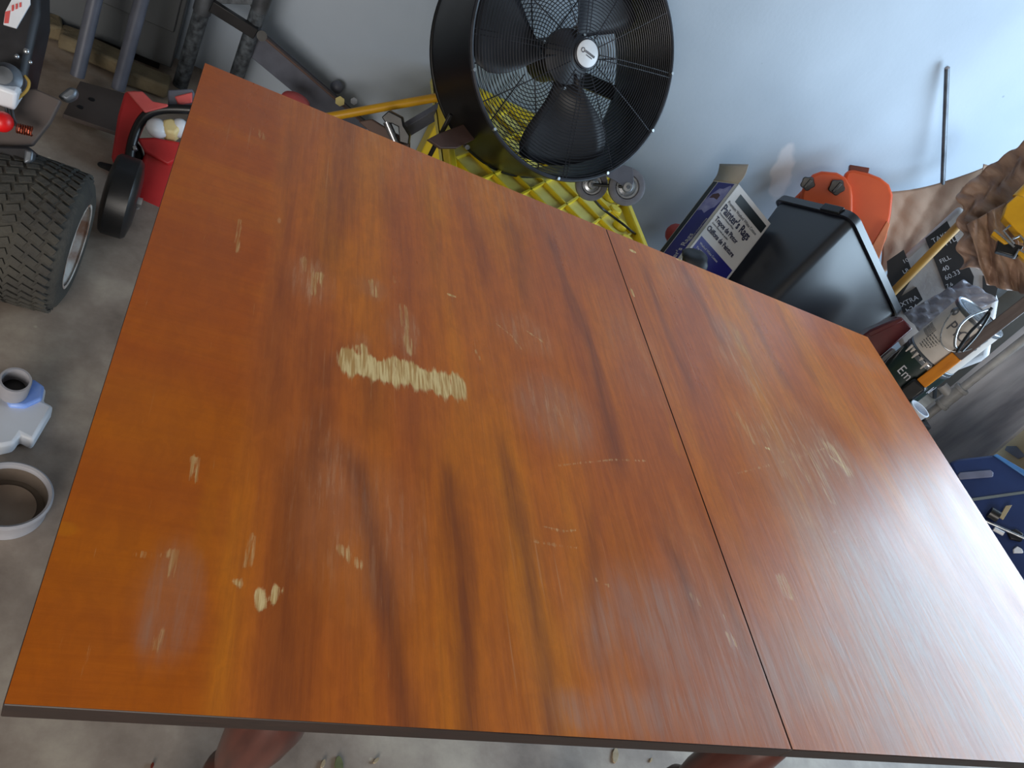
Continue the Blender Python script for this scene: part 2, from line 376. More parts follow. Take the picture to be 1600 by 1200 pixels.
def text(name, s, p, u, v, size, m, parent, align='LEFT', sx=1, thick=.0004, shear=0):
    """lettering lying on the plane through p with writing direction u and letter-up v"""
    cu = bpy.data.curves.new(name, 'FONT'); cu.body = s; cu.size = size; cu.extrude = thick; cu.align_x = align; cu.resolution_u = 3; cu.shear = shear
    if m == 'ink': cu.offset = size*.022
    ob = bpy.data.objects.new(name, cu); COL.objects.link(ob); bpy.context.view_layer.update()
    me = bpy.data.meshes.new_from_object(ob.evaluated_get(bpy.context.evaluated_depsgraph_get()))
    bpy.data.objects.remove(ob); bpy.data.curves.remove(cu)
    u = Vector(u).normalized(); v = Vector(v); v = (v-u*v.dot(u)).normalized(); w_ = u.cross(v)
    me.transform(Matrix.Diagonal((sx, 1, 1, 1)))
    mx = Matrix(((u.x, v.x, w_.x, 0), (u.y, v.y, w_.y, 0), (u.z, v.z, w_.z, 0), (0, 0, 0, 1)))
    me.transform(mx); me.transform(Matrix.Translation(Vector(p)-wloc(parent)))
    me.materials.clear(); me.materials.append(M[m]); me.name = name
    o = bpy.data.objects.new(name, me); COL.objects.link(o); o.parent = parent
    return o
def struct(name, mb, m, **k):
    o = mb.build(name, m, **k); o['kind'] = 'structure'; return o
def crumple(name, m, pts_px, plane, amp, seed, parent=None, nx=26, ny=26, thick=.002, folds=6, fn=None):
    """a wrinkled sheet over a four-cornered patch (corners tl, tr, br, bl as world points), folds run mostly along it"""
    tl, tr, br, bl = [Vector(p) for p in pts_px]; rnd = random.Random(seed)
    nrm = (tr-tl).cross(bl-tl).normalized()
    if nrm.dot(CAMP-tl) < 0: nrm = -nrm
    waves = [(rnd.uniform(.4, 1)*folds, rnd.uniform(-.5, .5)*folds, rnd.uniform(0, 6.3), rnd.uniform(.4, 1)) for _ in range(7)]
    b = MB(); V = []; F = []
    for j in range(ny+1):
        for i in range(nx+1):
            s, t_ = i/nx, j/ny
            p = (tl*(1-s)+tr*s)*(1-t_)+(bl*(1-s)+br*s)*t_
            z = sum(a_*abs(math.sin(f1*s*3+f2*t_*3+ph)) for f1, f2, ph, a_ in waves)/4
            p = p+nrm*amp*(z-.6)
            if fn: p = fn(p, s, t_)
            V.append(p)
    for j in range(ny):
        for i in range(nx):
            a_ = j*(nx+1)+i; F.append((a_, a_+1, a_+nx+2, a_+nx+1))
    b.add(V, F); o = b.build(name, m, parent)
    md = o.modifiers.new('t', 'SOLIDIFY'); md.thickness = thick; md.offset = -1
    return o

# ------------------------------------------------------------------ the setting
struct('floor', MB().box(((XL+XR)/2, (YF+YB)/2, -.05), (XR-XL+.4, YB-YF+.4, .1)), 'concrete', smooth=False)
struct('ceiling', MB().box(((XL+XR)/2, (YF+YB)/2, ZC+.05), (XR-XL+.4, YB-YF+.4, .1)), 'ceiling', smooth=False)
struct('wall_back', MB().box(((XL+XR)/2, YB+.06, ZC/2), (XR-XL+.4, .12, ZC)), 'wall', smooth=False)
struct('wall_left', MB().box((XL-.06, (YF+YB)/2, ZC/2), (.12, YB-YF, ZC)), 'sidewall', smooth=False)
wr = MB(); cx_ = XR+.06                                  # right wall with its window opening
wr.box((cx_, (YF+YB)/2, .27), (.12, YB-YF, .54)); wr.box((cx_, (YF+YB)/2, (2.44+ZC)/2), (.12, YB-YF, ZC-2.44))
wr.box((cx_, (2.25+YB)/2, 1.49), (.12, YB-2.25, 1.9)); wr.box((cx_, (YF-.12)/2, 1.49), (.12, -.12-YF, 1.9))
struct('wall_right', wr, 'sidewall', smooth=False)
wf = MB(); yf = YF-.06
wf.box(((XL-2.2)/2, yf, ZC/2), (-2.2-XL, .12, ZC)); wf.box((XR/2, yf, ZC/2), (XR, .12, ZC)); wf.box((-1.1, yf, (2.24+ZC)/2), (2.2, .12, ZC-2.24))
struct('wall_front', wf, 'sidewall', smooth=False)
fr_ = MB()
for y_ in (-.10, 1.05, 2.22): fr_.box((cx_, y_, 1.49), (.06, .05, 1.9))
for z_ in (.565, 2.42): fr_.box((cx_, 1.06, z_), (.06, 2.36, .05))
struct('window_1', fr_, 'glass', smooth=False)

# grey cabinet against the back wall, far left
cab = thing('cabinet', (-.75, 2.52, 0), 'tall dark grey metal cabinet standing against the back wall in the far left corner', 'cabinet')
MB().box((-.76, 2.53, .86), (1.27, .125, 1.66)).build('body', 'cabinet', cab, bevel=.004)
MB().box((-.45, 2.462, .9), (.62, .014, 1.5)).build('door', 'cabinet', cab, bevel=.003)
MB().box((-1.08, 2.462, .9), (.62, .014, 1.5)).build('door', 'cabinet', cab, bevel=.003)
MB().box((-.76, 2.54, .015), (1.2, .1, .03)).build('plinth', 'black', cab)

# ------------------------------------------------------------------ the table
TX0, TX1, TY0, TY1, TZ = -.020, 1.498, .234, 1.197, .74
SEAM = .7305
TC = Vector(((TX0+TX1)/2, (TY0+TY1)/2, 0))
table = thing('dining_table', TC, 'large worn orange-brown wooden table filling the foreground, scratched top in two leaves', 'table')

def tpt(x, y):
    p = px(x, y, z=TZ); return np.array([p.x, p.y])
# marks on the veneer, each given as table positions: (list of points, half width in metres, strength)
def poly(pts): return [tpt(*p) for p in pts]
DARK = [([(500, 705), (512, 676), (532, 676), (548, 705), (565, 765), (588, 850), (600, 940), (618, 1040), (638, 1130)], .013, .75),
        ([(690, 690), (705, 790), (718, 880), (728, 1000), (742, 1140)], .012, .7),
        ([(784, 660), (800, 740), (818, 840), (832, 930), (852, 1040), (862, 1140)], .010, .6),
        ([(852, 355), (872, 415), (900, 490), (925, 560), (950, 650), (978, 760)], .011, .65),
        ([(795, 330), (812, 400), (826, 470), (838, 500)], .014, .5), ([(720, 300), (745, 380), (760, 470)], .013, .35),
        ([(1000, 400), (1030, 480), (1060, 560), (1090, 640)], .009, .5), ([(1070, 420), (1105, 490), (1140, 560)], .011, .55),
        ([(1150, 450), (1190, 530), (1240, 620)], .012, .45), ([(1215, 480), (1255, 560), (1290, 620)], .010, .35),
        ([(452, 690), (458, 800), (452, 900), (455, 1010), (452, 1110)], .016, .45),
        ([(540, 190), (532, 270), (520, 350), (500, 440)], .022, .45), ([(468, 190), (450, 290), (440, 400), (430, 500)], .012, .28),
        ([(505, 595), (520, 560), (560, 530), (580, 560), (585, 600), (590, 700)], .010, .45), ([(520, 600), (500, 650), (480, 720), (470, 800)], .014, .4),
        ([(1030, 820), (1065, 890), (1085, 940), (1100, 1000)], .010, .55), ([(915, 760), (924, 860), (930, 960), (945, 1080)], .011, .4),
        ([(560, 640), (575, 700)], .012, .4), ([(640, 620), (655, 700), (668, 800)], .008, .3),
        ([(1370, 880), (1410, 960), (1450, 1020)], .012, .4), ([(1110, 880), (1160, 1000), (1200, 1090)], .01, .35),
        ([(600, 250), (610, 330), (620, 400)], .014, .25), ([(660, 260), (672, 350), (690, 450)], .012, .25),
        ([(215, 470), (300, 500), (400, 520)], .02, .35), ([(255, 300), (330, 330), (400, 360)], .016, .3), ([(230, 395), (300, 425), (370, 440)], .022, .35),
        ([(140, 720), (240, 715), (340, 722)], .012, .35), ([(120, 590), (240, 620), (330, 610)], .02, .4)]
WEAR = [([(552, 566), (575, 572), (600, 580), (625, 578), (650, 588), (680, 598), (708, 602)], .0175, .95),
        ([(566, 545), (572, 568)], .008, .75), ([(628, 478), (634, 520), (640, 545)], .005, .55), ([(636, 530), (640, 548)], .007, .6),
        ([(500, 430), (490, 455)], .008, .62), ([(478, 408), (484, 425)], .006, .5), ([(578, 440), (584, 460)], .006, .62), ([(614, 432), (616, 440)], .003, .6),
        ([(375, 345), (372, 392)], .0035, .6), ([(304, 716), (303, 750)], .0032, .7), ([(395, 838), (388, 882)], .003, .55),
        ([(408, 930), (412, 945)], .005, .8), ([(436, 922), (431, 936)], .0045, .85), ([(369, 909), (371, 912)], .004, .7), ([(530, 858), (560, 882)], .005, .6),
        ([(268, 870), (264, 900)], .003, .55), ([(210, 866), (250, 868), (270, 862)], .003, .5), ([(252, 985), (243, 1015)], .0025, .5),
        ([(1296, 698), (1312, 722), (1322, 735)], .012, .62), ([(1245, 715), (1262, 745)], .012, .48), ([(1222, 905), (1232, 930)], .008, .6), ([(1150, 520), (1170, 560)], .010, .5),
        ([(1155, 650), (1180, 690)], .008, .5), ([(1262, 700), (1300, 780)], .01, .42), ([(1135, 990), (1145, 1008)], .003, .55), ([(988, 392), (993, 394)], .004, .9),
        ([(986, 452), (990, 462)], .0035, .75), ([(1058, 405), (1064, 407)], .003, .7), ([(1195, 670), (1225, 740)], .009, .42), ([(1198, 700), (1203, 702)], .002, .9),
        ([(1300, 715), (1316, 728)], .004, .75), ([(702, 460), (712, 464)], .002, .7), ([(745, 548), (752, 562)], .002, .6), ([(150, 470), (152, 474)], .002, .6),
        ([(405, 205), (412, 215)], .006, .45), ([(1085, 930), (1092, 945)], .004, .6), ([(1420, 590), (1425, 600)], .004, .4)]
SCR = [([(775, 505), (800, 525), (815, 545)], .0012, .6), ([(820, 515), (850, 535)], .0016, .6), ([(868, 728), (900, 724), (960, 718), (1010, 720)], .0012, .5),
       ([(850, 823), (880, 830), (905, 828)], .0016, .55), ([(830, 845), (870, 852), (900, 856)], .0012, .45), ([(930, 905), (950, 915)], .0014, .5),
       ([(1150, 740), (1230, 720), (1290, 700)], .0012, .4), ([(1190, 780), (1300, 830), (1380, 850)], .001, .3), ([(1130, 960), (1150, 1010)], .0012, .5)]
HAZE_GLARE = [((262, 935), .026, .048, .62), ((252, 985), .022, .020, .4), ((290, 890), .016, .02, .35), ((870, 650), .06, .06, .25), ((1090, 1010), .12, .09, .35), ((1010, 960), .08, .06, .25),
        ((1140, 520), .05, .05, .22), ((1240, 760), .07, .10, .30), ((1330, 760), .10, .10, .42), ((1390, 920), .15, .12, .6), ((1500, 1050), .26, .16, .75), ((1330, 1080), .12, .10, .6), ((1180, 1080), .06, .08, .4), ((1050, 1120), .1, .03, .4),
        ((1460, 800), .14, .14, .55), ((560, 830), .05, .1, .12), ((1340, 560), .1, .03, .2), ((900, 1110), .03, .02, .4), ((950, 1010), .04, .05, .25)]  # film patches; the lower-right blobs also paint in window glare
AMBER = [((100, 826), .0062, .0062, .75), ((330, 800), .012, .05, .38), ((530, 900), .03, .05, .22), ((1058, 690), .006, .03, .6), ((1045, 650), .004, .03, .35), ((215, 640), .10, .06, .22),
         ((740, 720), .05, .07, .25), ((300, 780), .16, .14, .12), ((640, 960), .03, .06, .25), ((985, 880), .03, .08, .2), ((130, 900), .07, .05, .18), ((1440, 580), .10, .03, .3), ((1400, 560), .04, .06, .3), ((1280, 640), .05, .05, .2)]
TAN = [((1250, 700), .12, .10, .5), ((1160, 560), .05, .10, .4), ((1300, 830), .10, .08, .4), ((1060, 430), .05, .05, .3), ((490, 440), .03, .04, .5), ((630, 520), .018, .04, .5), ((580, 450), .02, .02, .5), ((870, 640), .055, .06, .45), ((500, 760), .035, .09, .35), ((620, 830), .04, .08, .25), ((1290, 700), .05, .08, .4), ((820, 520), .05, .04, .3), ((1000, 560), .06, .1, .2), ((570, 540), .012, .02, .4),
       ((1160, 560), .08, .08, .3), ((700, 250), .3, .15, .18), ((1100, 900), .05, .1, .2)]

def seg_dist(X, Y, P_):
    d = np.full(X.shape, 9.)
    for a_, b_ in zip(P_[:-1], P_[1:]):
        v = b_-a_; l2 = max(1e-9, v@v); t_ = np.clip(((X-a_[0])*v[0]+(Y-a_[1])*v[1])/l2, 0, 1)
        d = np.minimum(d, np.hypot(X-a_[0]-t_*v[0], (Y-a_[1]-t_*v[1])*1.0))
    return d
def smooth(x): x = np.clip(x, 0, 1); return x*x*(3-2*x)
def leaf(x0, x1, step=.0026):
    nx = int(round((x1-x0)/step)); ny = int(round((TY1-TY0)/step))
    xs = np.linspace(x0, x1, nx+1); ys = np.linspace(TY0, TY1, ny+1); X, Y = np.meshgrid(xs, ys)
    wob = .004*np.sin(X*37+Y*9)+.003*np.sin(X*91-Y*23+1)
    Xw = X+wob
    dark = np.zeros_like(X)
    for p_, w_, s_ in DARK:
        q = poly(p_); d = seg_dist(Xw, Y, q); one = smooth(1-d/(w_*1.9))
        lo, hi = min(p[1] for p in q), max(p[1] for p in q)
        if lo > TY0+.04: one = one*smooth((Y-lo)/.07+.15)
        if hi < TY1-.04: one = one*smooth((hi-Y)/.07+.15)
        dark = np.maximum(dark, s_*one)
    wear = np.zeros_like(X)
    for p_, w_, s_ in WEAR:
        d = seg_dist(X+.3*wob, Y, poly(p_)); wv_ = w_*(1.08+.12*np.sin(X*210+Y*30)+.12*np.sin(X*470-2)+.12*np.sin(X*90+1))
        wear = np.maximum(wear, s_*smooth(1.6-d/wv_*.95))
    for p_, w_, s_ in SCR:
        d = seg_dist(X, Y, poly(p_)); wear = np.maximum(wear, (s_+.06)*smooth(1.7-d/max(w_, .0017)))
    def blobs(L_, e=1.0):
        o_ = np.zeros_like(X)
        for c_, rx, ry, s_ in L_:
            c_ = tpt(*c_); r_ = np.hypot((Xw-c_[0])/rx, (Y-c_[1])/ry)
            o_ = 1-(1-o_)*(1-s_*smooth(1.35-r_*.9 if rx > .01 else 2.5-r_*2))
        return o_
    haze_glare = blobs(HAZE_GLARE); amber = blobs(AMBER); tan_ = blobs(TAN)
    cross = smooth((.128-(Xw-TX0))/.03+.5)
    return xs, ys, X, Y, wear, haze_glare, dark, amber, cross, tan_
def tabletop(x0, x1):
    xs, ys, X, Y, wear, haze_glare, dark, amber, cross, tan_ = leaf(x0, x1)
    ny, nx = X.shape; V = np.stack([X-TC.x, Y-TC.y, np.full_like(X, TZ)], -1).reshape(-1, 3)
    idx = np.arange(nx*ny).reshape(ny, nx)
    F = np.stack([idx[:-1, :-1], idx[:-1, 1:], idx[1:, 1:], idx[1:, :-1]], -1).reshape(-1, 4)
    me = bpy.data.meshes.new('tabletop'); me.vertices.add(len(V)); me.vertices.foreach_set('co', V.ravel().astype('f'))
    me.loops.add(F.size); me.loops.foreach_set('vertex_index', F.ravel().astype('i'))
    me.polygons.add(len(F)); me.polygons.foreach_set('loop_start', np.arange(0, F.size, 4, dtype='i')); me.polygons.foreach_set('loop_total', np.full(len(F), 4, dtype='i'))
    me.update(calc_edges=True); me.validate()
    for nm, ch in (('marks', (wear, haze_glare, dark)), ('tints', (amber, cross, tan_))):
        at = me.color_attributes.new(nm, 'FLOAT_COLOR', 'POINT')
        at.data.foreach_set('color', np.stack([*ch, np.ones_like(X)], -1).ravel().astype('f'))
    me.materials.append(M['wood'])
    o = bpy.data.objects.new('tabletop', me); COL.objects.link(o); o.parent = table
    return o
TH = .022
for x0, x1 in ((TX0+.002, SEAM-.0012), (SEAM+.0012, TX1-.002)):
    top = tabletop(x0, x1)
    e = MB().box(((x0+x1)/2, (TY0+TY1)/2, TZ-.0006-TH/2), (x1-x0+.0012, TY1-TY0+.001, TH)).build('edge_band', 'edge', top, bevel=.0012)
ap = MB(); zi = TZ-TH-.045
for y_ in (TY0+.06, TY1-.06): ap.box(((TX0+TX1)/2, y_, zi), (TX1-TX0-.14, .02, .085))
for x_ in (TX0+.07, TX1-.07): ap.box((x_, (TY0+TY1)/2, zi), (.02, TY1-TY0-.14, .085))
ap.build('apron', 'edge', table, bevel=.002)
LP = [(0, .03), (.03, .03), (.05, .024), (.09, .021), (.16, .03), (.24, .037), (.31, .034), (.35, .022), (.365, .033), (.385, .033), (.40, .024), (.43, .032), (.50, .041), (.55, .043), (.585, .036), (.60, .028), (.61, .038), (.635, .038), (.64, .034), (.69, .034)]
def leg(x, y):
    return MB().lathe((x, y, 0), (0, 0, 1), [(h, r*.86) for h, r in LP], 28).build('leg', 'legwood', table)
for x_, y_ in ((.212, .31), (.885, .31), (.212, 1.12), (1.36, 1.12)): leg(x_, y_)

# ------------------------------------------------------------------ yellow platform with its diagonal ribs
YZ = .335
A_, B_ = px(690, 235, z=YZ), px(997, 380, z=YZ)
yx0, yx1, yy0, yy1 = .648, 1.372, 1.80, 2.585
plat = thing('platform', ((yx0+yx1)/2, (yy0+yy1)/2, 0), 'yellow plastic platform with diagonal ribs under the big black fan', 'platform')
b = MB().box(((yx0+yx1)/2, (yy0+yy1)/2, YZ-.03), (yx1-yx0, yy1-yy0, .03)); b.build('deck', 'yellowdirty', plat, bevel=.004)
rim = MB()
for x_ in (yx0+.012, yx1-.012): rim.box((x_, (yy0+yy1)/2, YZ-.008), (.024, yy1-yy0, .045))
for y_ in (yy0+.012, yy1-.012): rim.box(((yx0+yx1)/2, y_, YZ-.008), (yx1-yx0, .024, .045))
rim.build('rim', 'yellow', plat, bevel=.005)
def clipseg(p, d, x0, x1, y0, y1):
    t0, t1 = -9, 9
    for a_, dd, lo, hi in ((p[0], d[0], x0, x1), (p[1], d[1], y0, y1)):
        ta, tb = (lo-a_)/dd, (hi-a_)/dd; t0 = max(t0, min(ta, tb)); t1 = min(t1, max(ta, tb))
    return (t0, t1) if t1-t0 > .03 else None
for sgn in (1, -1):
    k = -.9
    while k < 1.9:
        c_ = ((yx0+yx1)/2, (yy0+yy1)/2); d = Vector((math.cos(math.radians(52)), sgn*math.sin(math.radians(52)), 0)); nrm = Vector((-d.y, d.x, 0))
        p = Vector((c_[0], c_[1], 0))+nrm*(k-.5)
        cs = clipseg(p, d, yx0+.025, yx1-.025, yy0+.025, yy1-.025)
        if cs:
            a_, b2 = p+d*cs[0], p+d*cs[1]; mid = (a_+b2)/2
            mx = Matrix((d, nrm, Vector((0, 0, 1)))).transposed()
            MB().box((mid.x, mid.y, YZ-.009), (cs[1]-cs[0], .007, .016), mx).build('rib', 'yellow', plat)
        k += .105
for i in range(4):
    y_ = 1.98+i*.085
    MB().cyl((yx1-.075, y_, YZ-.014), (yx1-.075, y_, YZ+.006), .026, .022, 18).build('boss', 'yellow', plat, bevel=.003)
for x_ in (yx0+.10, yx1-.05):
    for y_ in (yy0+.05, yy1-.05): MB().box((x_, y_, (YZ-.045)/2), (.08, .08, YZ-.045)).build('leg', 'yellow', plat, bevel=.006)

# ------------------------------------------------------------------ drum fan
FC = Vector((.864, 2.083, .747)); FN = Vector((.145, -.814, .563)).normalized(); FR = .34; FL = .245
FU = Vector((0, 0, 1)).cross(FN).normalized(); FV = FN.cross(FU)          # right and up on the fan's face
fan = thing('drum_fan', FC-FV*FR-FN*.1, 'big round black metal drum fan with wire grille leaning back on the yellow platform', 'fan')
def fp(r, deg, h=0): a_ = math.radians(deg); return FC+(FU*math.cos(a_)+FV*math.sin(a_))*r+FN*h
# housing: hollow drum
MB().lathe(FC, FN, [(0, FR-.004), (-.004, FR), (-FL+.004, FR), (-FL, FR-.004), (-FL, FR-.022), (-FL+.02, FR-.03), (-.10, FR-.020), (-.01, FR-.010), (0, FR-.006), (0, FR-.004)], 96, False).build('housing', 'drum', fan)
MB().torus(FC, FN, FR-.002, .0065, 96, 8).build('front_rim', 'wire', fan)
MB().torus(FC-FN*FL, FN, FR-.002, .0065, 96, 8).build('rear_rim', 'drum', fan)
g = MB(); n_r = 34
def dome(r): return .004+.030*(1-(r/FR)**2)
for i in range(n_r):
    r_ = .044+(FR-.012-.044)*i/(n_r-1); g.torus(FC+FN*dome(r_), FN, r_, .00125, 72, 4)
g.build('front_grille', 'wire', fan)
sp = MB()
for k in range(12):
    a_ = 9+k*30
    for o_ in ((-1.2, 1.2) if k % 3 == 0 else (0,)):
        sp.tube([fp(r_, a_+o_*(.3/ max(r_, .06)), dome(r_)-.003) for r_ in (.05, .12, .2, .27, FR-.004)], .0017, 5)
sp.build('front_spokes', 'wire', fan)
g = MB()
for i in range(22): g.torus(FC-FN*(FL-.004), FN, .07+(FR-.035-.07)*i/21, .0014, 64, 4)
for k in range(8): g.tube([fp(.05, 20+k*45, -FL+.006), fp(FR-.02, 20+k*45, -FL+.006)], .0022, 5)
g.build('rear_grille', 'wire', fan)
MB().lathe(FC+FN*dome(0), FN, [(-.004, .040), (.003, .040), (.006, .036), (.007, .001)], 40).build('hub_ring', 'wire', fan)
hb = MB().lathe(FC+FN*(dome(0)+.004), FN, [(0, .0355), (.003, .0355), (.005, .032), (.0055, .001)], 40).build('hub_badge', 'badge', fan)
# badge print: small ring emblem and two illegible lines of lettering
bd = Vector((.88, -.30, 0)); bu_ = (FU*.93-FV*.18).normalized(); bv_ = FN.cross(bu_)
e0 = FC+FN*(dome(0)+.0100)
MB().torus(e0-bu_*.019, FN, .0055, .0013, 20, 4).build('emblem', 'inkgrey', hb)
q = MB()
for i in range(7): q.box(e0+bu_*(-.009+i*.0051)+bv_*.0015, (.0036, .0062, .0008), Matrix((bu_, bv_, FN)).transposed())
for i in range(6): q.box(e0+bu_*(-.003+i*.0038)-bv_*.006, (.0026, .003, .0008), Matrix((bu_, bv_, FN)).transposed())
q.build('badge_print', 'inkgrey', hb)
# motor and blades
MB().lathe(FC-FN*.06, FN, [(0, .03), (.006, .05), (-.0, .055), (-.13, .062), (-.15, .05), (-.155, .01)][1:], 36).build('motor', 'black', fan)
MB().lathe(FC-FN*.055, FN, [(-.02, .075), (.0, .075), (.012, .05), (.02, .02), (.022, .001)], 36).build('blade_hub', 'blade', fan)
def blade(a0):
    V = []; F = []; nr, na = 8, 8
    for i in range(nr+1):
        r_ = .05+(.300-.05)*i/nr
        wdt = 22+30*math.sin(min(1, i/nr*1.15)*math.pi*.62)
        if i == nr: wdt *= .86
        for j in range(na+1):
            t_ = j/na-.5
            V.append(fp(r_, a0+t_*wdt*1.22-8*i/nr, -.075+.075*t_*(1-.35*i/nr)-.012*math.cos(t_*3.1)))
    for i in range(nr):
        for j in range(na):
            a_ = i*(na+1)+j; F.append((a_, a_+1, a_+na+2, a_+na+1))
    o = MB().add(V, F).build('blade', 'blade', fan); md = o.modifiers.new('t', 'SOLIDIFY'); md.thickness = .0022
    for k in (-1, 1):
        MB().cyl(fp(.085, a0+k*12, -.072), fp(.085, a0+k*12, -.058), .0045, n=10).build('rivet', 'steel', o)
    return o
for a_ in (-66, 74, 184): blade(a_)
# bolts round the rim
for a_ in (10, 62, 118, 160, 205, 232, 275, 305, 340):
    MB().cyl(fp(FR-.002, a_, .0), fp(FR-.002, a_, .011), .006, .0045, 10).build('bolt', 'steel', fan)
# mounting bracket across the back
MB().box(FC-FN*(FL-.03), (.60, .045, .012), Matrix((FU, FV, FN)).transposed()).build('motor_bracket', 'drum', fan)
# foot plate left, wheels lower right
fpn = Vector((.15, -.55, .82)).normalized(); p0 = px(715, 207, y=2.0)
pl = [pxn(x, y, p0, fpn) for x, y in ((669, 217), (684, 209), (733, 190), (762, 197), (755, 211), (714, 231), (689, 231))]
MB().prism(pl, -fpn*.012).build('foot', mat('brown_painted_steel', (92, 70, 64), .5, c2=(70, 52, 48), scale=12), fan, bevel=.002)
MB().cyl(px(727, 229, y=1.99), px(727, 229, y=1.99)+Vector((0, -.02, .01)), .007, n=12).build('bolt', 'steel', fan)
def caster(x, y, yp, r):
    c_ = px(x, y, y=yp); ax = Vector((-.25, -.82, .45)).normalized()
    wl = MB().lathe(c_-ax*.012, ax, [(0, r-.006), (.003, r), (.021, r), (.024, r-.006), (.024, r*.66), (.0, r*.66)], 36, False)
    wl.lathe(c_, ax, [(-.010, .0005), (-.010, r*.67), (.006, r*.67), (.006, .0005)], 30)
    o = wl.build('wheel', 'rubbergrey', fan)
    MB().lathe(c_+ax*.006, ax, [(0, r*.62), (.004, r*.60), (.004, r*.50), (.001, r*.46), (.003, r*.30), (.012, r*.24), (.013, .001)], 30).build('wheel_hub', 'steel', o)
    MB().cyl(c_-ax*.02, c_+ax*.024, .006, n=12).build('axle', 'dullsteel', o)
    return c_, ax
c1, ax = caster(924, 288, 2.02, .050)
c2_, ax = caster(979, 292, 1.99, .057)
br = [pxn(x, y, c2_+ax*.012, ax) for x, y in ((940, 272), (968, 256), (988, 262), (990, 284), (984, 297), (974, 292), (962, 283))]
MB().prism(br, ax*.004).build('wheel_bracket', 'greymetal', fan, bevel=.001)
MB().cyl(c1+ax*.02, c2_+ax*.01, .005, n=10).build('axle_rod', 'drum', fan)
cord = [px(925, 308, y=2.02), px(940, 325, z=.36), px(960, 340, z=.352), px(985, 360, z=.352), px(1003, 382, x=1.42), Vector((1.46, 1.90, .20)), Vector((1.47, 1.88, .012))]
def smoothpath(P_, k=6):
    P_ = [Vector(p) for p in P_]; out = []
    for i in range(len(P_)-1):
        p0_, p1, p2, p3 = P_[max(i-1, 0)], P_[i], P_[i+1], P_[min(i+2, len(P_)-1)]
        for j in range(k):
            t_ = j/k; out.append(.5*((2*p1)+(p2-p0_)*t_+(2*p0_-5*p1+4*p2-p3)*t_*t_+(3*p1-p0_-3*p2+p3)*t_**3))
    return out+[P_[-1]]
MB().tube(smoothpath(cord), .0042, 8).build('power_cord', 'black', fan)

# ------------------------------------------------------------------ box of painter's rags
E1 = Vector((-.056, .856, -.514)).normalized(); E2 = Vector((.942, -.126, -.312)).normalized(); E3 = Vector((-.332, -.502, -.799)).normalized()
BQ = CAMP+ray(1154, 287)*2.72; bl1, bl2, bl3 = .140, .225, .50
while (BQ+E3*bl3+E1*bl1+E2*bl2).z < .004: bl3 -= .004
rag = thing('rag_box', BQ+E3*bl3+E1*bl1+E2*bl2, "open white and blue carton of painter's rags leaning beside the yellow platform", 'box')
def bp(a_, b_, c_, o_=Vector((0, 0, 0))): return BQ+E1*a_+E2*b_+E3*c_+o_
t_ = .003
bx = MB()
bx.hexa([bp(0, 0, 0), bp(bl1, 0, 0), bp(bl1, 0, bl3), bp(0, 0, bl3)], [bp(0, t_, 0), bp(bl1, t_, 0), bp(bl1, t_, bl3), bp(0, t_, bl3)])
bx.hexa([bp(0, 0, 0), bp(0, bl2, 0), bp(0, bl2, bl3), bp(0, 0, bl3)], [bp(t_, 0, 0), bp(t_, bl2, 0), bp(t_, bl2, bl3), bp(t_, 0, bl3)])
bx.hexa([bp(bl1, 0, 0), bp(bl1, bl2, 0), bp(bl1, bl2, bl3), bp(bl1, 0, bl3)], [bp(bl1-t_, 0, 0), bp(bl1-t_, bl2, 0), bp(bl1-t_, bl2, bl3), bp(bl1-t_, 0, bl3)])
bx.hexa([bp(0, bl2, 0), bp(bl1, bl2, 0), bp(bl1, bl2, bl3), bp(0, bl2, bl3)], [bp(0, bl2-t_, 0), bp(bl1, bl2-t_, 0), bp(bl1, bl2-t_, bl3), bp(0, bl2-t_, bl3)])
bx.hexa([bp(0, 0, bl3), bp(bl1, 0, bl3), bp(bl1, bl2, bl3), bp(0, bl2, bl3)], [bp(0, 0, bl3-t_), bp(bl1, 0, bl3-t_), bp(bl1, bl2, bl3-t_), bp(0, bl2, bl3-t_)])
carton = bx.build('carton', 'cardboardwhite', rag, smooth=False)
# flap rising from the blue side's top edge, gently curved
FT = [pxn(x, y, bp(bl1/2, 0, 0), (-E2*.2-E3+E1*.0).normalized().cross(E1)) for x, y in ((1125, 256), (1170, 257))]
nrmF = (-E2*.25+E3*.0)
V = []
for i in range(9):
    s_ = i/8
    l_ = bp(bl1, 0, 0).lerp(FT[0], s_); r_ = bp(0, 0, 0).lerp(FT[1], s_)
    of = Vector((0, -.012, .0))*math.sin(s_*math.pi)
    V += [l_+of, r_+of]
o = MB().add(V, [(2*i, 2*i+1, 2*i+3, 2*i+2) for i in range(8)]).build('flap', 'cardboardinside', rag)
md = o.modifiers.new('t', 'SOLIDIFY'); md.thickness = .002
def facequad(name, m, face, a0, a1, c0, c1, off=.0006, parent=carton, pts=None):
    """printed panel on face 'L' (coordinate along E1) or 'R' (along E2); c along the box downwards"""
    n_ = -E2 if face == 'L' else -E1
    f = (lambda a_, c_: bp(a_, 0, c_)) if face == 'L' else (lambda a_, c_: bp(0, a_, c_))
    P_ = [f(*q_) for q_ in (pts or [(a0, c0), (a1, c0), (a1, c1), (a0, c1)])]
    return MB().prism([p+n_*off for p in P_], -n_*(off*.9)).build(name, m, parent, smooth=False)
facequad('blue_panel', 'blueprint', 'L', .018, .108, .004, bl3-.01)
facequad('dark_band', 'darkprint', 'L', .112, bl1-.004, .004, bl3-.01)
facequad('rag_picture', 'ragphoto', 'L', 0, 0, 0, 0, .0009, pts=[(.018, .02), (.030, .012), (.055, .03), (.075, .03), (.096, .06), (.108, .085), (.108, .135), (.085, .128), (.06, .14), (.045, .118), (.03, .11), (.02, .075)])
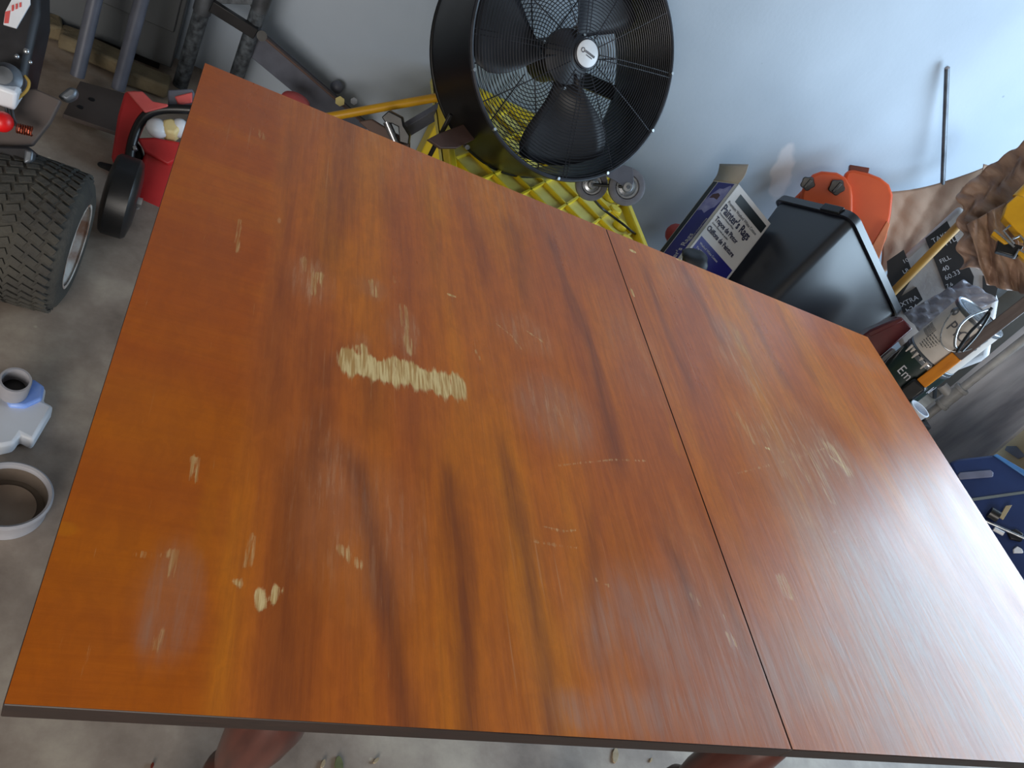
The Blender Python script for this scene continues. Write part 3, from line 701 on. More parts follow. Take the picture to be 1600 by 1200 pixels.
facequad('picture_band', 'maroonprint', 'L', 0, 0, 0, 0, .0012, pts=[(.046, .058), (.062, .05), (.088, .058), (.092, .075), (.07, .072), (.046, .078)])
facequad('corner_band', 'darkprint', 'R', .05, bl2-.005, .014, .048, pts=[(.035, .018), (bl2-.01, .018), (bl2-.01, .052), (.035, .052)])
facequad('blue_block', 'blueprint', 'R', .010, bl2-.01, .225, bl3-.01)
nL, nR = -E2*.0013, -E1*.0013
def tR(s, a_, c_, size, m='ink', sx=1, par=carton): return text('lettering', s, bp(0, a_, c_, nR), E2, -E3, size, m, par, sx=sx)
def tL(s, a_, c_, size, m='inkwhite', sx=1): return text('lettering', s, bp(a_, 0, c_, nL), -E3, -Vector(E1)*-1, size, m, carton, sx=sx)
tR('Premium Washed White Cotton', .012, .075, .0165, 'inkgrey', .85)
tR("Painter's Rags", .008, .112, .044, 'ink', .72)
tR('Premium Washed White', .012, .124, .010, 'inkgrey', .9)
tR('Trapos de Pintor', .012, .152, .027, 'ink', .75)
tR('Coton blanc lavé de qualité', .012, .166, .010, 'inkgrey', .9)
tR('Chiffons de Peinture', .008, .195, .027, 'ink', .75)
for k in range(4): tR(('Washed White Cotton', 'For Wiping', 'For Painting', 'For Staining')[k], .022, .25+k*.018, .012, 'inkwhite')
text('lettering', "Painter's Rags", bp(.03, 0, .40, -E2*.0013), -E3, E1, .036, 'inkwhite', carton, sx=.85)
text('lettering', 'Premium Washed White', bp(.022, 0, .26, -E2*.0013), -E3, E1, .010, 'inkwhite', carton)

# ------------------------------------------------------------------ black bin
G1 = Vector((-.061, .887, -.457)).normalized(); G2 = Vector((.887, -.162, -.433)).normalized(); G3 = Vector((-.459, -.431, -.777)).normalized()
GQ = CAMP+ray(1339, 332)*2.6; gw1, gw2 = .392, .527
def gp(a_, b_, c_): return GQ+G1*a_+G2*b_+G3*c_
def gring(c_, ins, rad, k=5):
    out = []
    for (ca, cb, s0) in ((ins+rad, ins+rad, 180), (gw1-ins-rad, ins+rad, 270), (gw1-ins-rad, gw2-ins-rad, 0), (ins+rad, gw2-ins-rad, 90)):
        for i in range(k+1):
            an = math.radians(s0+90*i/k); out.append(gp(ca+rad*math.cos(an), cb+rad*math.sin(an), c_))
    return out
GH = .62
low = gp(gw1-.06, gw2-.06, GH).z
while low < .004: GH -= .004; low = gp(gw1-.06, gw2-.06, GH).z
bin_ = thing('storage_bin', gp(gw1-.06, gw2-.06, GH), 'large glossy black plastic bin leaning back behind the far right table corner', 'bin')
MB().rings([gring(.02, .012, .035), gring(.05, .014, .035), gring(GH*.6, .040, .04), gring(GH, .062, .045), gring(GH-.004, .066, .045), gring(GH*.6, .044, .038), gring(.02, .016, .033)], False).build('body', 'binblack', bin_)
MB().add(gring(GH-.003, .063, .045), [tuple(range(24))]).build('bottom', 'binblack', bin_)
MB().rings([gring(.0, .012, .036), gring(-.004, .006, .038), gring(-.002, .0, .042), gring(.026, -.003, .044), gring(.028, .004, .04), gring(.01, .010, .036)], False, True).build('rim', 'binblack', bin_)
MB().box(gp(.10, -.004, .012), (.09, .012, .030), Matrix((G1, G2, G3)).transposed()).build('latch', 'black', bin_, bevel=.003)

# ------------------------------------------------------------------ orange case behind it
on = Vector((-.62, -.72, .30)).normalized()
op0 = CAMP+ray(1320, 320)*3.06
def op(x, y, off=0): return pxn(x, y, op0+on*off, on)
oc = thing('fluid_container', Vector((op0.x+.02, op0.y, 0)), 'orange plastic container with two black knobs behind the black bin', 'container')
def rslab(pts, off, th, name, m, par, bev=.012):
    P_ = [op(x, y, off) for x, y in pts]; return MB().prism(P_, -on*th).build(name, m, par, bevel=bev, seg=4)
rslab([(1240, 310), (1258, 292), (1322, 300), (1318, 283), (1322, 268), (1332, 264), (1358, 270), (1376, 277), (1390, 288), (1396, 304), (1393, 335), (1386, 372), (1374, 400), (1330, 470), (1240, 430)], 0, .07, 'body', 'orange', oc)
rslab([(1252, 300), (1258, 286), (1270, 272), (1284, 267), (1308, 269), (1322, 277), (1331, 291), (1333, 306), (1333, 345), (1250, 325)], .035, .05, 'front_housing', 'orange', oc)
rslab([(1386, 345), (1391, 350), (1374, 405), (1352, 402)], .012, .05, 'side_lip', mat('pale_orange', (238, 138, 92), .45), oc, .003)
rslab([(1328, 257), (1359, 262), (1357, 271), (1327, 266)], -.01, .05, 'cap', 'orangedark', oc, .003)
def knob(x, y, r):
    c_ = op(x, y, .045); d_ = Vector((-.55, -.80, .2)).normalized(); u_, v_, w_ = frame(d_, (0, 0, 1))
    n_ = 40; rg = []
    for h, k_ in ((-.02, .8), (0, .95), (.004, 1), (.016, 1), (.02, .9), (.021, .3)):
        rg.append([c_+d_*h+(v_*math.cos(2*math.pi*i/n_)+w_*math.sin(2*math.pi*i/n_))*r*k_*(1+.09*math.cos(5*2*math.pi*i/n_)) for i in range(n_)])
    k2 = MB().rings(rg).build('knob', 'black', oc)
    MB().box(c_+d_*.024, (.01, r*1.5, .012), Matrix((d_, v_, w_)).transposed()).build('grip', 'black', k2, bevel=.002)
knob(1262, 286, .026); knob(1307, 292, .029)

# pinkish-red round thing on the floor by the wall behind the rag box
o = MB().ball(px(1056, 366, y=2.53), .045, (1, 1, 1), 24).build('ball', 'redpink'); solo(o, 'small faded red ball lying by the wall left of the rag box', 'ball')
# dark cloth bundle in front of the rag box
o = MB().ball((0, 0, 0), .034, (1.5, 1, .8), 20).build('cloth_bundle', 'bagblack')
for v in o.data.vertices: v.co += Vector((math.sin(v.co.y*90)*.006, math.sin(v.co.z*110+1)*.006, math.sin(v.co.x*70)*.006))
for v in o.data.vertices: v.co += px(1086, 407, y=1.90)
solo(o, 'dark crumpled cloth bundle at the foot of the rag box', 'cloth')

# ------------------------------------------------------------------ right-hand corner clutter
# grey-white rod leaning on the wall
ra, rb = px(1480, 106, y=2.575), px(1486, 290, y=2.545)
rd = (rb-ra).normalized(); rb2 = ra+rd*((ra.z-.008)/-rd.z)
if rb2.x > XR-.1: rb2 = Vector((XR-.12, 2.3, .01))
rod = thing('rod', rb2, 'thin pale grey metal rod leaning against the white back wall', 'rod')
MB().cyl(rb2, ra, .0095, n=14).build('shaft', 'dullsteel', rod); MB().cyl(ra, ra-rd*.006, .010, .004, n=14).build('tip', 'grey', rod)

# kraft paper sheet, crumpled against the wall
def W(x, y, yy): return px(x, y, y=yy)
kp = crumple('kraft_paper', 'kraft', [W(1383, 300, 2.50), W(1546, 258, 2.50), W(1520, 330, 2.36), W(1375, 430, 2.30)], None, .03, 3, nx=40, ny=24, folds=4,
             fn=lambda p, s, t: p+Vector((0, 0, -.035*math.sin(s*math.pi)*(1-t))))
solo(kp, 'sheet of crumpled brown kraft paper propped behind the bin, under the grey rod', 'paper')
sh = crumple('paper_roll', 'kraft', [W(1536, 256, 2.44), W(1556, 262, 2.44), W(1552, 292, 2.40), W(1530, 286, 2.40)], None, .01, 5, nx=10, ny=8, folds=2)
solo(sh, 'folded upright corner of brown paper below the end of the grey rod', 'paper')

# white and black woven bag
bag = thing('printed_bag', px(1470, 400, x=2.62)*1.0-Vector((0, 0, .4)), 'white plastic sack with black printed blocks of pale lettering, behind the paint cans', 'bag')
bn = Vector((-.70, -.60, .38)).normalized(); b0 = CAMP+ray(1470, 410)*2.98
def bpn(x, y, off=0): return pxn(x, y, b0+bn*off, bn)
sheet = MB().hexa([bpn(x, y, -.08) for x, y in ((1385, 425), (1500, 320), (1520, 350), (1560, 470), (1545, 560), (1440, 600), (1385, 500))],
                  [bpn(x, y, 0) for x, y in ((1385, 425), (1500, 320), (1520, 350), (1560, 470), (1545, 560), (1440, 600), (1385, 500))]).build('sack', 'bagwhite', bag, bevel=.02, seg=3)
def bq(name, pts, m='bagblack'): return MB().prism([bpn(x, y, .0045) for x, y in pts], -bn*.004).build(name, m, bag, smooth=False)
bq('print_block', [(1446, 372), (1480, 345), (1522, 432), (1520, 448), (1478, 452), (1462, 410)])
bq('print_block', [(1386, 408), (1412, 390), (1428, 430), (1404, 470), (1388, 450)])
bq('print_block', [(1400, 468), (1432, 448), (1442, 468), (1414, 492)])
bq('print_block', [(1536, 430), (1560, 445), (1555, 470), (1536, 452)])
udir = (bpn(1500, 380)-bpn(1455, 402)).normalized(); vdir = bn.cross(udir)
for s_, x, y, sz in (('TAKE', 1458, 380, .026), ('BOTTLE', 1462, 392, .026), ('FILL', 1470, 412, .024), ('40', 1474, 425, .026), ('60.33', 1478, 438, .026), ('7.6', 1480, 450, .02), ('10', 1412, 412, .022), ('LB', 1412, 428, .022), ('EXTRA', 1404, 482, .026), ('b24', 1418, 490, .03)):
    text('lettering', s_, bpn(x, y, .0052), udir, vdir, sz, 'inkwhite', bag, thick=.0003)

# cloudy clear plastic bag slumped in front of it
cb_ = crumple('plastic_bag', 'clearbag', [W(1412, 490, 1.95), W(1505, 438, 1.98), W(1560, 470, 1.86), W(1440, 525, 1.86)], None, .05, 9, nx=34, ny=24, folds=7, thick=.001)
solo(cb_, 'crumpled translucent plastic bag draped above the white paint can', 'bag')

# yellow pole
pa, pb = px(1404, 448, d=2.93), px(1600, 248, d=2.74)
pd_ = (pb-pa).normalized(); p1 = pa-pd_*.05
p1 = px(1385, 467, d=2.94)
py_ = thing('yellow_pole', p1, 'dull yellow wooden pole standing diagonally in front of the printed sack', 'pole')
foot = p1-pd_*(p1.z-.02)/pd_.z
MB().cyl(foot, pb+pd_*.3, .0155, n=16).build('shaft', mat('old_yellow_wood', (186, 140, 46), .6, c2=(150, 110, 50), scale=20, stretch=(1, 1, .2)), py_)
py_.location = py_.location; 

# brown translucent tarp / wrap hanging down the right edge
tp = crumple('brown_wrap', 'tarp', [px(1500, 300, d=2.52), px(1680, 160, d=2.40), px(1700, 420, d=2.35), px(1500, 420, d=2.45)], None, .045, 21, nx=70, ny=60, folds=9,
             fn=lambda p, s, t: p+Vector((-.010, 0, -.008))*math.sin(t*19+s*6))
solo(tp, 'bunched brown plastic wrap hanging at the right edge above the yellow clamp', 'wrap')
tp2 = crumple('brown_wrap', 'tarp', [px(1512, 350, d=2.40), px(1600, 300, d=2.36), px(1640, 470, d=2.30), px(1540, 445, d=2.38)], None, .035, 33, nx=44, ny=44, folds=8,
              fn=lambda p, s, t: p+Vector((-.012, -.008, -.0))*math.sin(s*17+t*3))
solo(tp2, 'lower rumpled fold of brown plastic wrap beside the black printed sack', 'wrap')

# yellow clamp tool with steel wire catches
cp = CAMP+ray(1580, 350)*2.20; cn = Vector((-.75, -.5, .42)).normalized()
def cpn(x, y, off=0): return pxn(x, y, cp+cn*off, cn)
clamp = thing('yellow_clamp', cpn(1590, 400), 'yellow metal bar clamp with steel wire catches at the right edge of the photo', 'clamp')
def cs(name, pts, m, th=.03, off=0, bev=.003): return MB().prism([cpn(x, y, off) for x, y in pts], -cn*th).build(name, m, clamp, bevel=bev)
cs('housing', [(1574, 318), (1590, 304), (1640, 320), (1640, 380), (1600, 372), (1568, 338)], 'yellowpaint', .05)
cs('jaw', [(1549, 366), (1555, 358), (1582, 378), (1570, 382)], 'yellowpaint', .025)
cs('jaw', [(1588, 394), (1594, 388), (1622, 410), (1612, 418)], 'yellowpaint', .025)
cs('block', [(1560, 374), (1600, 384), (1590, 402), (1556, 392)], 'black', .03, -.005)
for pts in ([(1579, 352), (1568, 361), (1585, 381)], [(1582, 373), (1594, 368), (1601, 376), (1602, 386)], [(1554, 359), (1574, 376), (1585, 386)], [(1584, 404), (1592, 390), (1603, 396)]):
    MB().tube([cpn(x, y, .008) for x, y in pts], .0032, 8).build('wire_catch', 'steel', clamp)
arm = MB().tube([cpn(1590, 310, -.02), cpn(1660, 240, -.02)], .016, 10).build('bar', 'yellowpaint', clamp)

# dark grimy crate the cans and the red tool box rest on (mostly hidden by the table)
def can(name, c, r, h, label, m, cat='paint can'):
    t_ = thing(name, c, label, cat); c = Vector(c)
    MB().lathe(c, (0, 0, 1), [(0, r-.003), (.003, r+.001), (.008, r+.001), (.010, r-.001), (h-.010, r-.001), (h-.008, r+.001), (h-.002, r+.001), (h-.001, r-.003)], 48).build('body', 'dullsteel', t_)
    MB().lathe(c+Vector((0, 0, .012)), (0, 0, 1), [(0, r-.0005), (h-.026, r-.0005)], 64, False).build('label', m, t_)
    MB().lathe(c+Vector((0, 0, h)), (0, 0, 1), [(-.004, r+.001), (.001, r), (.002, r-.006), (-.004, r-.010), (-.004, r-.022), (.000, r-.024), (.000, .001)], 48).build('lid', 'steel', t_)
    return t_
def wraptext(t_, c, r, s, ang, z, size, m, sx=1.0, rise=0, adv=None):
    """letters set one by one round a can"""
    a = ang
    for ch in s:
        if ch != ' ':
            o_ = Vector((math.cos(a), math.sin(a), 0)); u_ = Vector((-math.sin(a), math.cos(a), 0))
            text('lettering', ch, Vector(c)+o_*(r+.0008)+Vector((0, 0, z)), u_, (0, 0, 1), size, m, t_, 'CENTER', sx)
        wdt = {'i': .30, 'l': .28, 'm': .85, 'r': .40, 'O': .72, 'o': .58, 'E': .60, 'M': .8}.get(ch, .56)
        nx_ = s[min(s.index(ch)+1, len(s)-1)] if adv is None else ch
        a += size*sx*wdt*1.12/r
facing = math.atan2(-1.55, -2.25)
RC = .085
# white can on top of the dark green can
cW = px(1455, 557, d=2.5); cG = cW-Vector((0, 0, .192)); CT = cG.z
crate = thing('storage_crate', (cG.x+.06, cG.y+.05, 0), 'dark plastic crate under the paint cans, mostly hidden behind the table corner', 'crate')
MB().box((cG.x+.05, cG.y+.06, CT/2-.001), (.24, .30, CT-.002)).build('body', 'black', crate, bevel=.012)
MB().box((cG.x+.05, cG.y+.06, CT-.017), (.26, .32, .03)).build('rim', 'black', crate, bevel=.006)
gcan = can('paint_can', cG, RC, .19, 'dark green paint can with thin white lettering, low beside the table corner', 'cangreen')
wraptext(gcan, cG, RC, 'Emerald', facing-.30, .108, .044, 'inkwhite', .85, adv=1)
for k, (a_, z_) in enumerate(((facing+.50, .118),)):
    V = []
    for i in range(6):
        an = a_+.34*i/5; V.append((cG.x+math.cos(an)*(RC+.0006), cG.y+math.sin(an)*(RC+.0006)))
    MB().add([(x, y, cG.z+z) for x, y in V for z in (z_, z_+.034)], [(2*i, 2*i+1, 2*i+3, 2*i+2) for i in range(5)]).build('purple_patch', 'purple', gcan)
MB().tube(smoothpath([cG+Vector((math.cos(facing-1.2), math.sin(facing-1.2), 0))*RC+Vector((0, 0, .165)), cG+Vector((math.cos(facing-.95), math.sin(facing-.95), 0))*(RC+.008)+Vector((0, 0, .09)), cG+Vector((math.cos(facing-.35), math.sin(facing-.35), 0))*(RC+.012)+Vector((0, 0, .035)), cG+Vector((math.cos(facing+.1), math.sin(facing+.1), 0))*(RC+.006)+Vector((0, 0, .03))]), .0016, 6).build('wire_handle', 'steel', gcan)

wcan = can('paint_can', cW, RC, .19, 'white paint can with thin black lettering and steel lid, standing on the green can', 'canwhite')
wraptext(wcan, cW, RC, 'PrO', facing-.35, .115, .050, 'inkgrey', .85, adv=1)
wraptext(wcan, cW, RC, 'Cs', facing+.55, .115, .050, 'inkgrey', .85, adv=1)
for k in range(7): wraptext(wcan, cW, RC, ('lmilolimoilm', 'omilomlioml', 'milomilomil', 'iloimlolimo', 'moliloimlo', 'limolimo', 'olimo')[k], facing-.65, .072-k*.008, .0068, 'inkgrey', 1, adv=1)
for k in range(3): wraptext(wcan, cW, RC, 'IIIIIIII', facing-1.15, .078-k*.012, .016, 'inkgrey', .6, adv=1)
# blot of spilt paint and drips at the foot of the label
sp_ = MB()
for i, (a_, l_) in enumerate(((-.8, .030), (-.62, .018), (-.4, .026), (-.15, .014), (.1, .03), (.3, .02))):
    o_ = Vector((math.cos(facing+a_), math.sin(facing+a_), 0)); c_ = cW+o_*(RC+.001)+Vector((0, 0, .004))
    sp_.tube([c_, c_-Vector((0, 0, l_*.5)), c_-Vector((0, 0, l_))], [.006, .004, .002], 8)
sp_.build('paint_drips', 'canwhite', wcan)
MB().ball(cW+Vector((math.cos(facing-.75), math.sin(facing-.75), 0))*(RC-.001)+Vector((0, 0, .165)), .012, (1, 1, 1.2), 16).build('handle_ear', 'dullsteel', wcan)
hp = []
for i in range(15):
    t_ = i/14*math.pi; a_ = facing-.75+1.6*i/14
    hp.append(cW+Vector((math.cos(a_), math.sin(a_), 0))*(RC+.006+.028*math.sin(t_))+Vector((0, 0, .165-.085*math.sin(t_))))
MB().tube(hp, .0022, 8).build('wire_handle', 'steel', wcan)
# heavy wire bail hooked over the lid
bail = MB()
q_ = [px(x, y, d=2.28) for x, y in ((1545, 483), (1520, 492), (1503, 505), (1494, 522), (1492, 540), (1498, 548))]
bail.tube(smoothpath(q_), .0036, 8)
o = bail.build('wire_hook', 'steel')
w2 = MB(); w2.tube(smoothpath([px(x, y, d=2.27) for x, y in ((1550, 481), (1535, 500), (1515, 520), (1498, 545), (1496, 551))]), .0046, 8)
w2.tube(smoothpath([px(x, y, d=2.26) for x, y in ((1544, 486), (1545, 494), (1525, 525), (1503, 549))]), .004, 8)
tag(o, 'bent steel wire hook lying across the white paint can', 'hook')
me = o.data
solo(o, 'bent steel wire hook lying across the white paint can', 'hook')
o = w2.build('wire_hook', 'black'); solo(o, 'black wire hook looped beside the steel hook over the white can', 'hook')

# maroon tool case under the bin corner, small white carton beside it
mp_ = px(1395, 515, d=2.62)
mc = thing('tool_case', Vector((mp_.x, mp_.y, 0)), 'dark maroon plastic case wedged between the black bin and the paint cans', 'case')
mn = Vector((-.6, -.7, .4)).normalized()
def mpn(x, y, off=0): return pxn(x, y, mp_+mn*off, mn)
MB().prism([mpn(x, y) for x, y in ((1340, 530), (1360, 515), (1408, 494), (1427, 514), (1378, 556), (1350, 575))], -mn*.10).build('body', 'maroon', mc, bevel=.006)
MB().prism([mpn(x, y, .003) for x, y in ((1356, 520), (1408, 496), (1412, 501), (1360, 526))], -mn*.01).build('lid_seam', 'maroon', mc, bevel=.002)
MB().prism([mpn(x, y, .012) for x, y in ((1378, 562), (1398, 545), (1404, 556), (1384, 574))], -mn*.05).build('small_carton', 'cardboardwhite', mc)  # the small white carton, held as a part of the case

# upright tool with orange lacquered stretch of shaft and black grip at its foot
ta, tb = px(1418, 616, x=2.20), px(1640, 445, x=2.24)
td = (tb-ta).normalized()
tool = thing('long_tool', ta, 'long upright tool, part orange and part grey shaft, right of the paint cans', 'tool')
def along(x, y):
    r_ = ray(x, y); n_ = r_.cross(td.cross(r_)); return ta+td*((CAMP-ta).dot(n_)/td.dot(n_))
ux = td.cross(Vector((-.8, -.5, .3))).normalized(); uy = td.cross(ux)
def bar(p, q_, w_, h_, name, m, bev=.003):
    L_ = (q_-p).length; mx = Matrix((td, ux, uy)).transposed(); return MB().box((p+q_)/2, (L_, w_, h_), mx).build(name, m, tool, bevel=bev)
k0, k1, k2 = along(1444, 602), along(1500, 560), along(1640, 445)
bar(ta-td*.01, k0, .052, .046, 'foot_grip', 'black', .008)
bar(k0, k1, .036, .036, 'lacquered_shaft', 'goldwood'); bar(k1, k2+td*.25, .036, .036, 'weathered_shaft', 'greywood')
bar(ta-td*(ta.z-.03)/td.z, ta-td*.01, .03, .03, 'lower_shaft', 'black')

# white cup by the table edge
cc = px(1436, 640, d=2.45)
cup = thing('cup', cc, 'small white plastic cup peeking out by the right table edge below the long tool', 'cup')
MB().lathe(cc-Vector((0, 0, .06)), (0, 0, 1), [(0, .024), (.06, .032), (.062, .034), (.066, .034), (.066, .030), (.004, .021)], 36, False).build('body', 'white', cup)
MB().lathe(cc-Vector((0, 0, .06)), (0, 0, 1), [(.0, .0005), (.0, .024), (.004, .024), (.004, .0005)], 36).build('bottom', 'blueglow', cup)
cc0 = cc-Vector((0, 0, .06))
st = MB().box((cc0.x+.03, cc0.y, (cc0.z-.002)/2), (.16, .16, cc0.z-.002)).build('wood_block', 'greywood', bevel=.004); solo(st, 'grey wooden block under the small white cup, hidden behind the table edge', 'block')

# leaning boards on the right
def board(name, x, pts, th, m, label, cat, yaw=0):
    P_ = [px(a_, b_, x=x) for a_, b_ in pts]
    o = MB().prism(P_, Vector((th, 0, 0))).build(name, m, bevel=.002); return solo(o, label, cat)
board('leaning_board', 2.72, [(1370, 700), (1620, 492), (1690, 590), (1440, 800)], .02, 'board', 'streaked grimy grey board leaning upright right of the long tool', 'board')
board('leaning_board', 2.80, [(1500, 760), (1700, 560), (1790, 760), (1600, 900)], .02, 'tanboard', 'tan board with a grey patch standing behind the blue tool tray', 'board')
o = MB().prism([px(a_, b_, x=2.795) for a_, b_ in ((1573, 697), (1588, 697), (1602, 712), (1591, 717), (1570, 703))], (.004, 0, 0)).build('grey_patch', 'greymetal'); o.parent = bpy.data.objects['leaning_board.001']
o.matrix_parent_inverse = Matrix.Translation(-bpy.data.objects['leaning_board.001'].location)
# dusty pvc pipe with its tee fitting
va, vb = px(1420, 672, x=2.58), px(1620, 515, x=2.62); vd = (vb-va).normalized()
pipe = thing('pvc_pipe', va-vd*((va.z-.01)/vd.z), 'dusty white pipe with a tee fitting standing in front of the streaked board', 'pipe')
MB().cyl(va-vd*((va.z-.01)/vd.z), vb+vd*.2, .015, n=18).build('pipe', 'pvc', pipe)
f0 = px(1487, 620, x=2.595); f1 = f0+vd*.05
MB().cyl(f0-vd*.05, f0+vd*.05, .022, n=20).build('fitting', 'pvc', pipe, bevel=.003)
MB().cyl(f0-vd*.05, f0-vd*.035, .026, n=20).build('collar', 'pvc', pipe, bevel=.002)
MB().cyl(f0+vd*.035, f0+vd*.05, .026, n=20).build('collar', 'pvc', pipe, bevel=.002)
sdv = (px(1470, 600, x=2.56)-f0).normalized()
MB().lathe(f0, sdv, [(0, .018), (.05, .018), (.05, .013), (.03, .013), (.03, .0005)], 20).build('branch', 'pvc', pipe)

# blue tool tray with tools
tn = Vector((-.62, -.30, .72)).normalized(); tp0 = CAMP+ray(1560, 770)*2.35
def tpn(x, y, off=0): return pxn(x, y, tp0+tn*off, tn)
tray = thing('tool_tray', Vector((tp0.x, tp0.y, 0)), 'navy blue plastic tool box standing open at the right edge of the table', 'tool box')
out = [(1484, 722), (1500, 716), (1556, 710), (1640, 760), (1700, 900), (1600, 940), (1540, 850)]
MB().prism([tpn(x, y) for x, y in out], -tn*.05).build('tray', 'bluebin', tray, bevel=.008)
MB().prism([tpn(x, y, .004) for x, y in ((1553, 711), (1558, 709), (1642, 758), (1640, 766), (1600, 743))], -tn*.02).build('pale_edge', 'bluerim', tray, bevel=.002)  # narrow strip in lighter blue along the tray edge
MB().prism([tpn(x, y, .006) for x, y in ((1497, 742), (1500, 738), (1548, 734), (1553, 738), (1552, 745), (1500, 749))], -tn*.008).build('handle_slot', mat('slot_grey', (120, 124, 150), .4), tray, bevel=.002)
MB().prism([tpn(x, y, .004) for x, y in ((1516, 779), (1602, 767), (1602, 771), (1518, 783))], -tn*.006).build('groove', mat('groove_tan', (120, 128, 130), .5), tray)
for (x0_, y0_), (x1_, y1_) in (((1500, 880), (1500, 880)),): pass
MB().box((tp0.x+.10, tp0.y-.02, (tp0.z-.09)/2), (.26, .30, tp0.z-.10)).build('base', 'bluebin', tray, bevel=.01)
def tool(name, x0_, y0_, x1_, y1_, r, m, label, off=.012):
    o = MB().cyl(tpn(x0_, y0_, off), tpn(x1_, y1_, off), r, n=14).build(name, m); return solo(o, label, 'tool')
tool('socket', 1546, 800, 1560, 808, .018, 'black', 'black round socket lying in the blue tool box', .02)
tool('steel_bar', 1540, 814, 1625, 852, .0045, 'steel', 'long thin steel bar lying across the blue tool box')
tool('screwdriver', 1553, 826, 1568, 834, .007, 'white', 'short white handled tool beside the steel bar in the blue box')
o = MB().prism([tpn(x, y, .018) for x, y in ((1572, 790), (1582, 789), (1568, 812), (1562, 808))], -tn*.006).build('wooden_ruler', 'tanboard', bevel=.001); solo(o, 'short tan ruler end standing in the blue tool box', 'ruler')
o = MB().prism([tpn(x, y, .010) for x, y in ((1584, 858), (1590, 853), (1598, 858), (1600, 864), (1585, 864))], -tn*.010).build('white_scraper', 'white', bevel=.002); solo(o, 'white plastic scraper in the lower part of the blue tool box', 'scraper')
o = MB().prism([tpn(x, y, .012) for x, y in ((1575, 830), (1588, 826), (1600, 834), (1598, 846), (1580, 842))], -tn*.02).build('pliers', 'darkmetal', bevel=.003); solo(o, 'dark greasy pliers beside the steel bar in the blue tool box', 'pliers')
MB().box(tpn(1580, 870, .004), (.14, .14, .004), Matrix(frame((1, 0, .86), (0, 1, .4))).transposed()).b.free()

# ------------------------------------------------------------------ behind the far left end of the table
# ladder
ldr = thing('stepladder', (-.02, 2.42, 0), 'black paint-spattered metal stepladder standing by the back wall behind the left table end', 'ladder')
def stile(x, y, yb, xt, yt, ytp, name='stile'):
    a_ = px(x, y, y=yb); b_ = px(xt, yt, y=ytp); d_ = (b_-a_).normalized()
    bot = a_-d_*(a_.z/d_.z); topp = b_+d_*(1.35-b_.z)/d_.z
    MB().cyl(bot+d_*.002, topp, .0225, n=20).build(name, 'speckle', ldr)
    s_ = b_-d_*.02 if yt > -1 else b_
    MB().cyl(s_, s_+d_*.06, .026, n=20).build('sleeve', 'dullsteel', ldr); return a_, b_, d_
sA = stile(285, 120, 2.44, 318, 8, 2.42); sB = stile(380, 88, 2.44, 408, 4, 2.42)
def beam(name, a_, b_, w_, h_, m, par, upv=(0, 0, 1)):
    d_, v_, w3 = frame(b_-a_, upv); return MB().box((a_+b_)/2, ((b_-a_).length, w_, h_), Matrix((d_, w3, v_)).transposed()).build(name, m, par, bevel=.002)
beam('rung', px(325, -6, y=2.42), px(405, -2, y=2.42), .02, .03, 'speckle', ldr)
beam('brace', px(330, 8, y=2.40), px(400, 52, y=2.40), .02, .034, 'black', ldr)
for k in range(1, 4):
    z_ = .34+k*.28; pa_ = sA[0]+sA[2]*((z_-sA[0].z)/sA[2].z); pb_ = sB[0]+sB[2]*((z_-sB[0].z)/sB[2].z)
    beam('rung', pa_, pb_, .03, .03, 'speckle', ldr)
MB().cyl(px(409, 56, y=2.39), px(409, 56, y=2.36), .015, n=14).build('bolt', 'black', ldr)

# long dark bar sloping down along the wall
b1_, b2_ = px(398, 66, y=2.46), px(528, 176, y=2.50)
bd_ = (b2_-b1_).normalized(); b3_ = b2_+bd_*((b2_.z-.05)/-bd_.z)
sb_ = thing('angle_bar', b3_, 'long dark metal angle bar sloping along the back wall from ladder to floor', 'bar')
beam('web', b1_-bd_*.03, b3_, .008, .085, 'greymetal', sb_, (0, .2, 1)); beam('flange', b1_-bd_*.03+Vector((0, -.02, .045)), b3_+Vector((0, -.02, .045)), .045, .007, mat('rusty_flange', (96, 74, 66), .6), sb_, (0, .2, 1))
MB().cyl(px(531, 158, y=2.44), px(531, 158, y=2.40), .016, n=6).build('hex_nut', mat('brass_dull', (150, 140, 90), .4, metal=.6), sb_)
MB().cyl(px(553, 158, y=2.44), px(553, 158, y=2.41), .012, n=6).build('hex_nut', 'dullsteel', sb_)
MB().ball(px(526, 136, y=2.56), .022, (1, .6, 1), 14).build('end_knob', 'greymetal', sb_)
# yellow broom pole
ya, yb_ = px(522, 181, y=2.30), px(700, 149, y=2.33); yd = (yb_-ya).normalized()
yp = thing('broom_pole', ya-yd*.25, 'bright yellow broom pole lying sloped between the angle bar and the fan', 'pole')
MB().cyl(ya-yd*.18, yb_+yd*.02, .0135, n=18).build('shaft', 'yellowpaint', yp)
# black bracket and steel tube, dark strut, beside fan
o = thing('clamp_bracket', px(620, 200, y=2.2)-Vector((0, 0, .2)), 'black plastic clamp bracket on a short steel tube left of the fan', 'bracket')
kn = Vector((-.3, -.9, .3)).normalized(); kp0 = px(610, 185, y=2.24)
def kk(pts, off, th, name, m, par, bev=.003): return MB().prism([pxn(x, y, kp0+kn*off, kn) for x, y in pts], -kn*th).build(name, m, par, bevel=bev)
kk([(596, 183), (607, 173), (628, 184), (630, 196), (640, 212), (638, 226), (624, 222), (622, 198), (612, 193), (602, 192)], .01, .04, 'bracket', 'black', o)
MB().cyl(pxn(604, 190, kp0, kn), pxn(622, 232, kp0, kn), .012, n=14).build('tube', 'steel', o)
MB().cyl(pxn(624, 226, kp0, kn), Vector((pxn(630, 240, kp0, kn).x, pxn(630, 240, kp0, kn).y, .004)), .012, n=12).build('post', 'black', o)
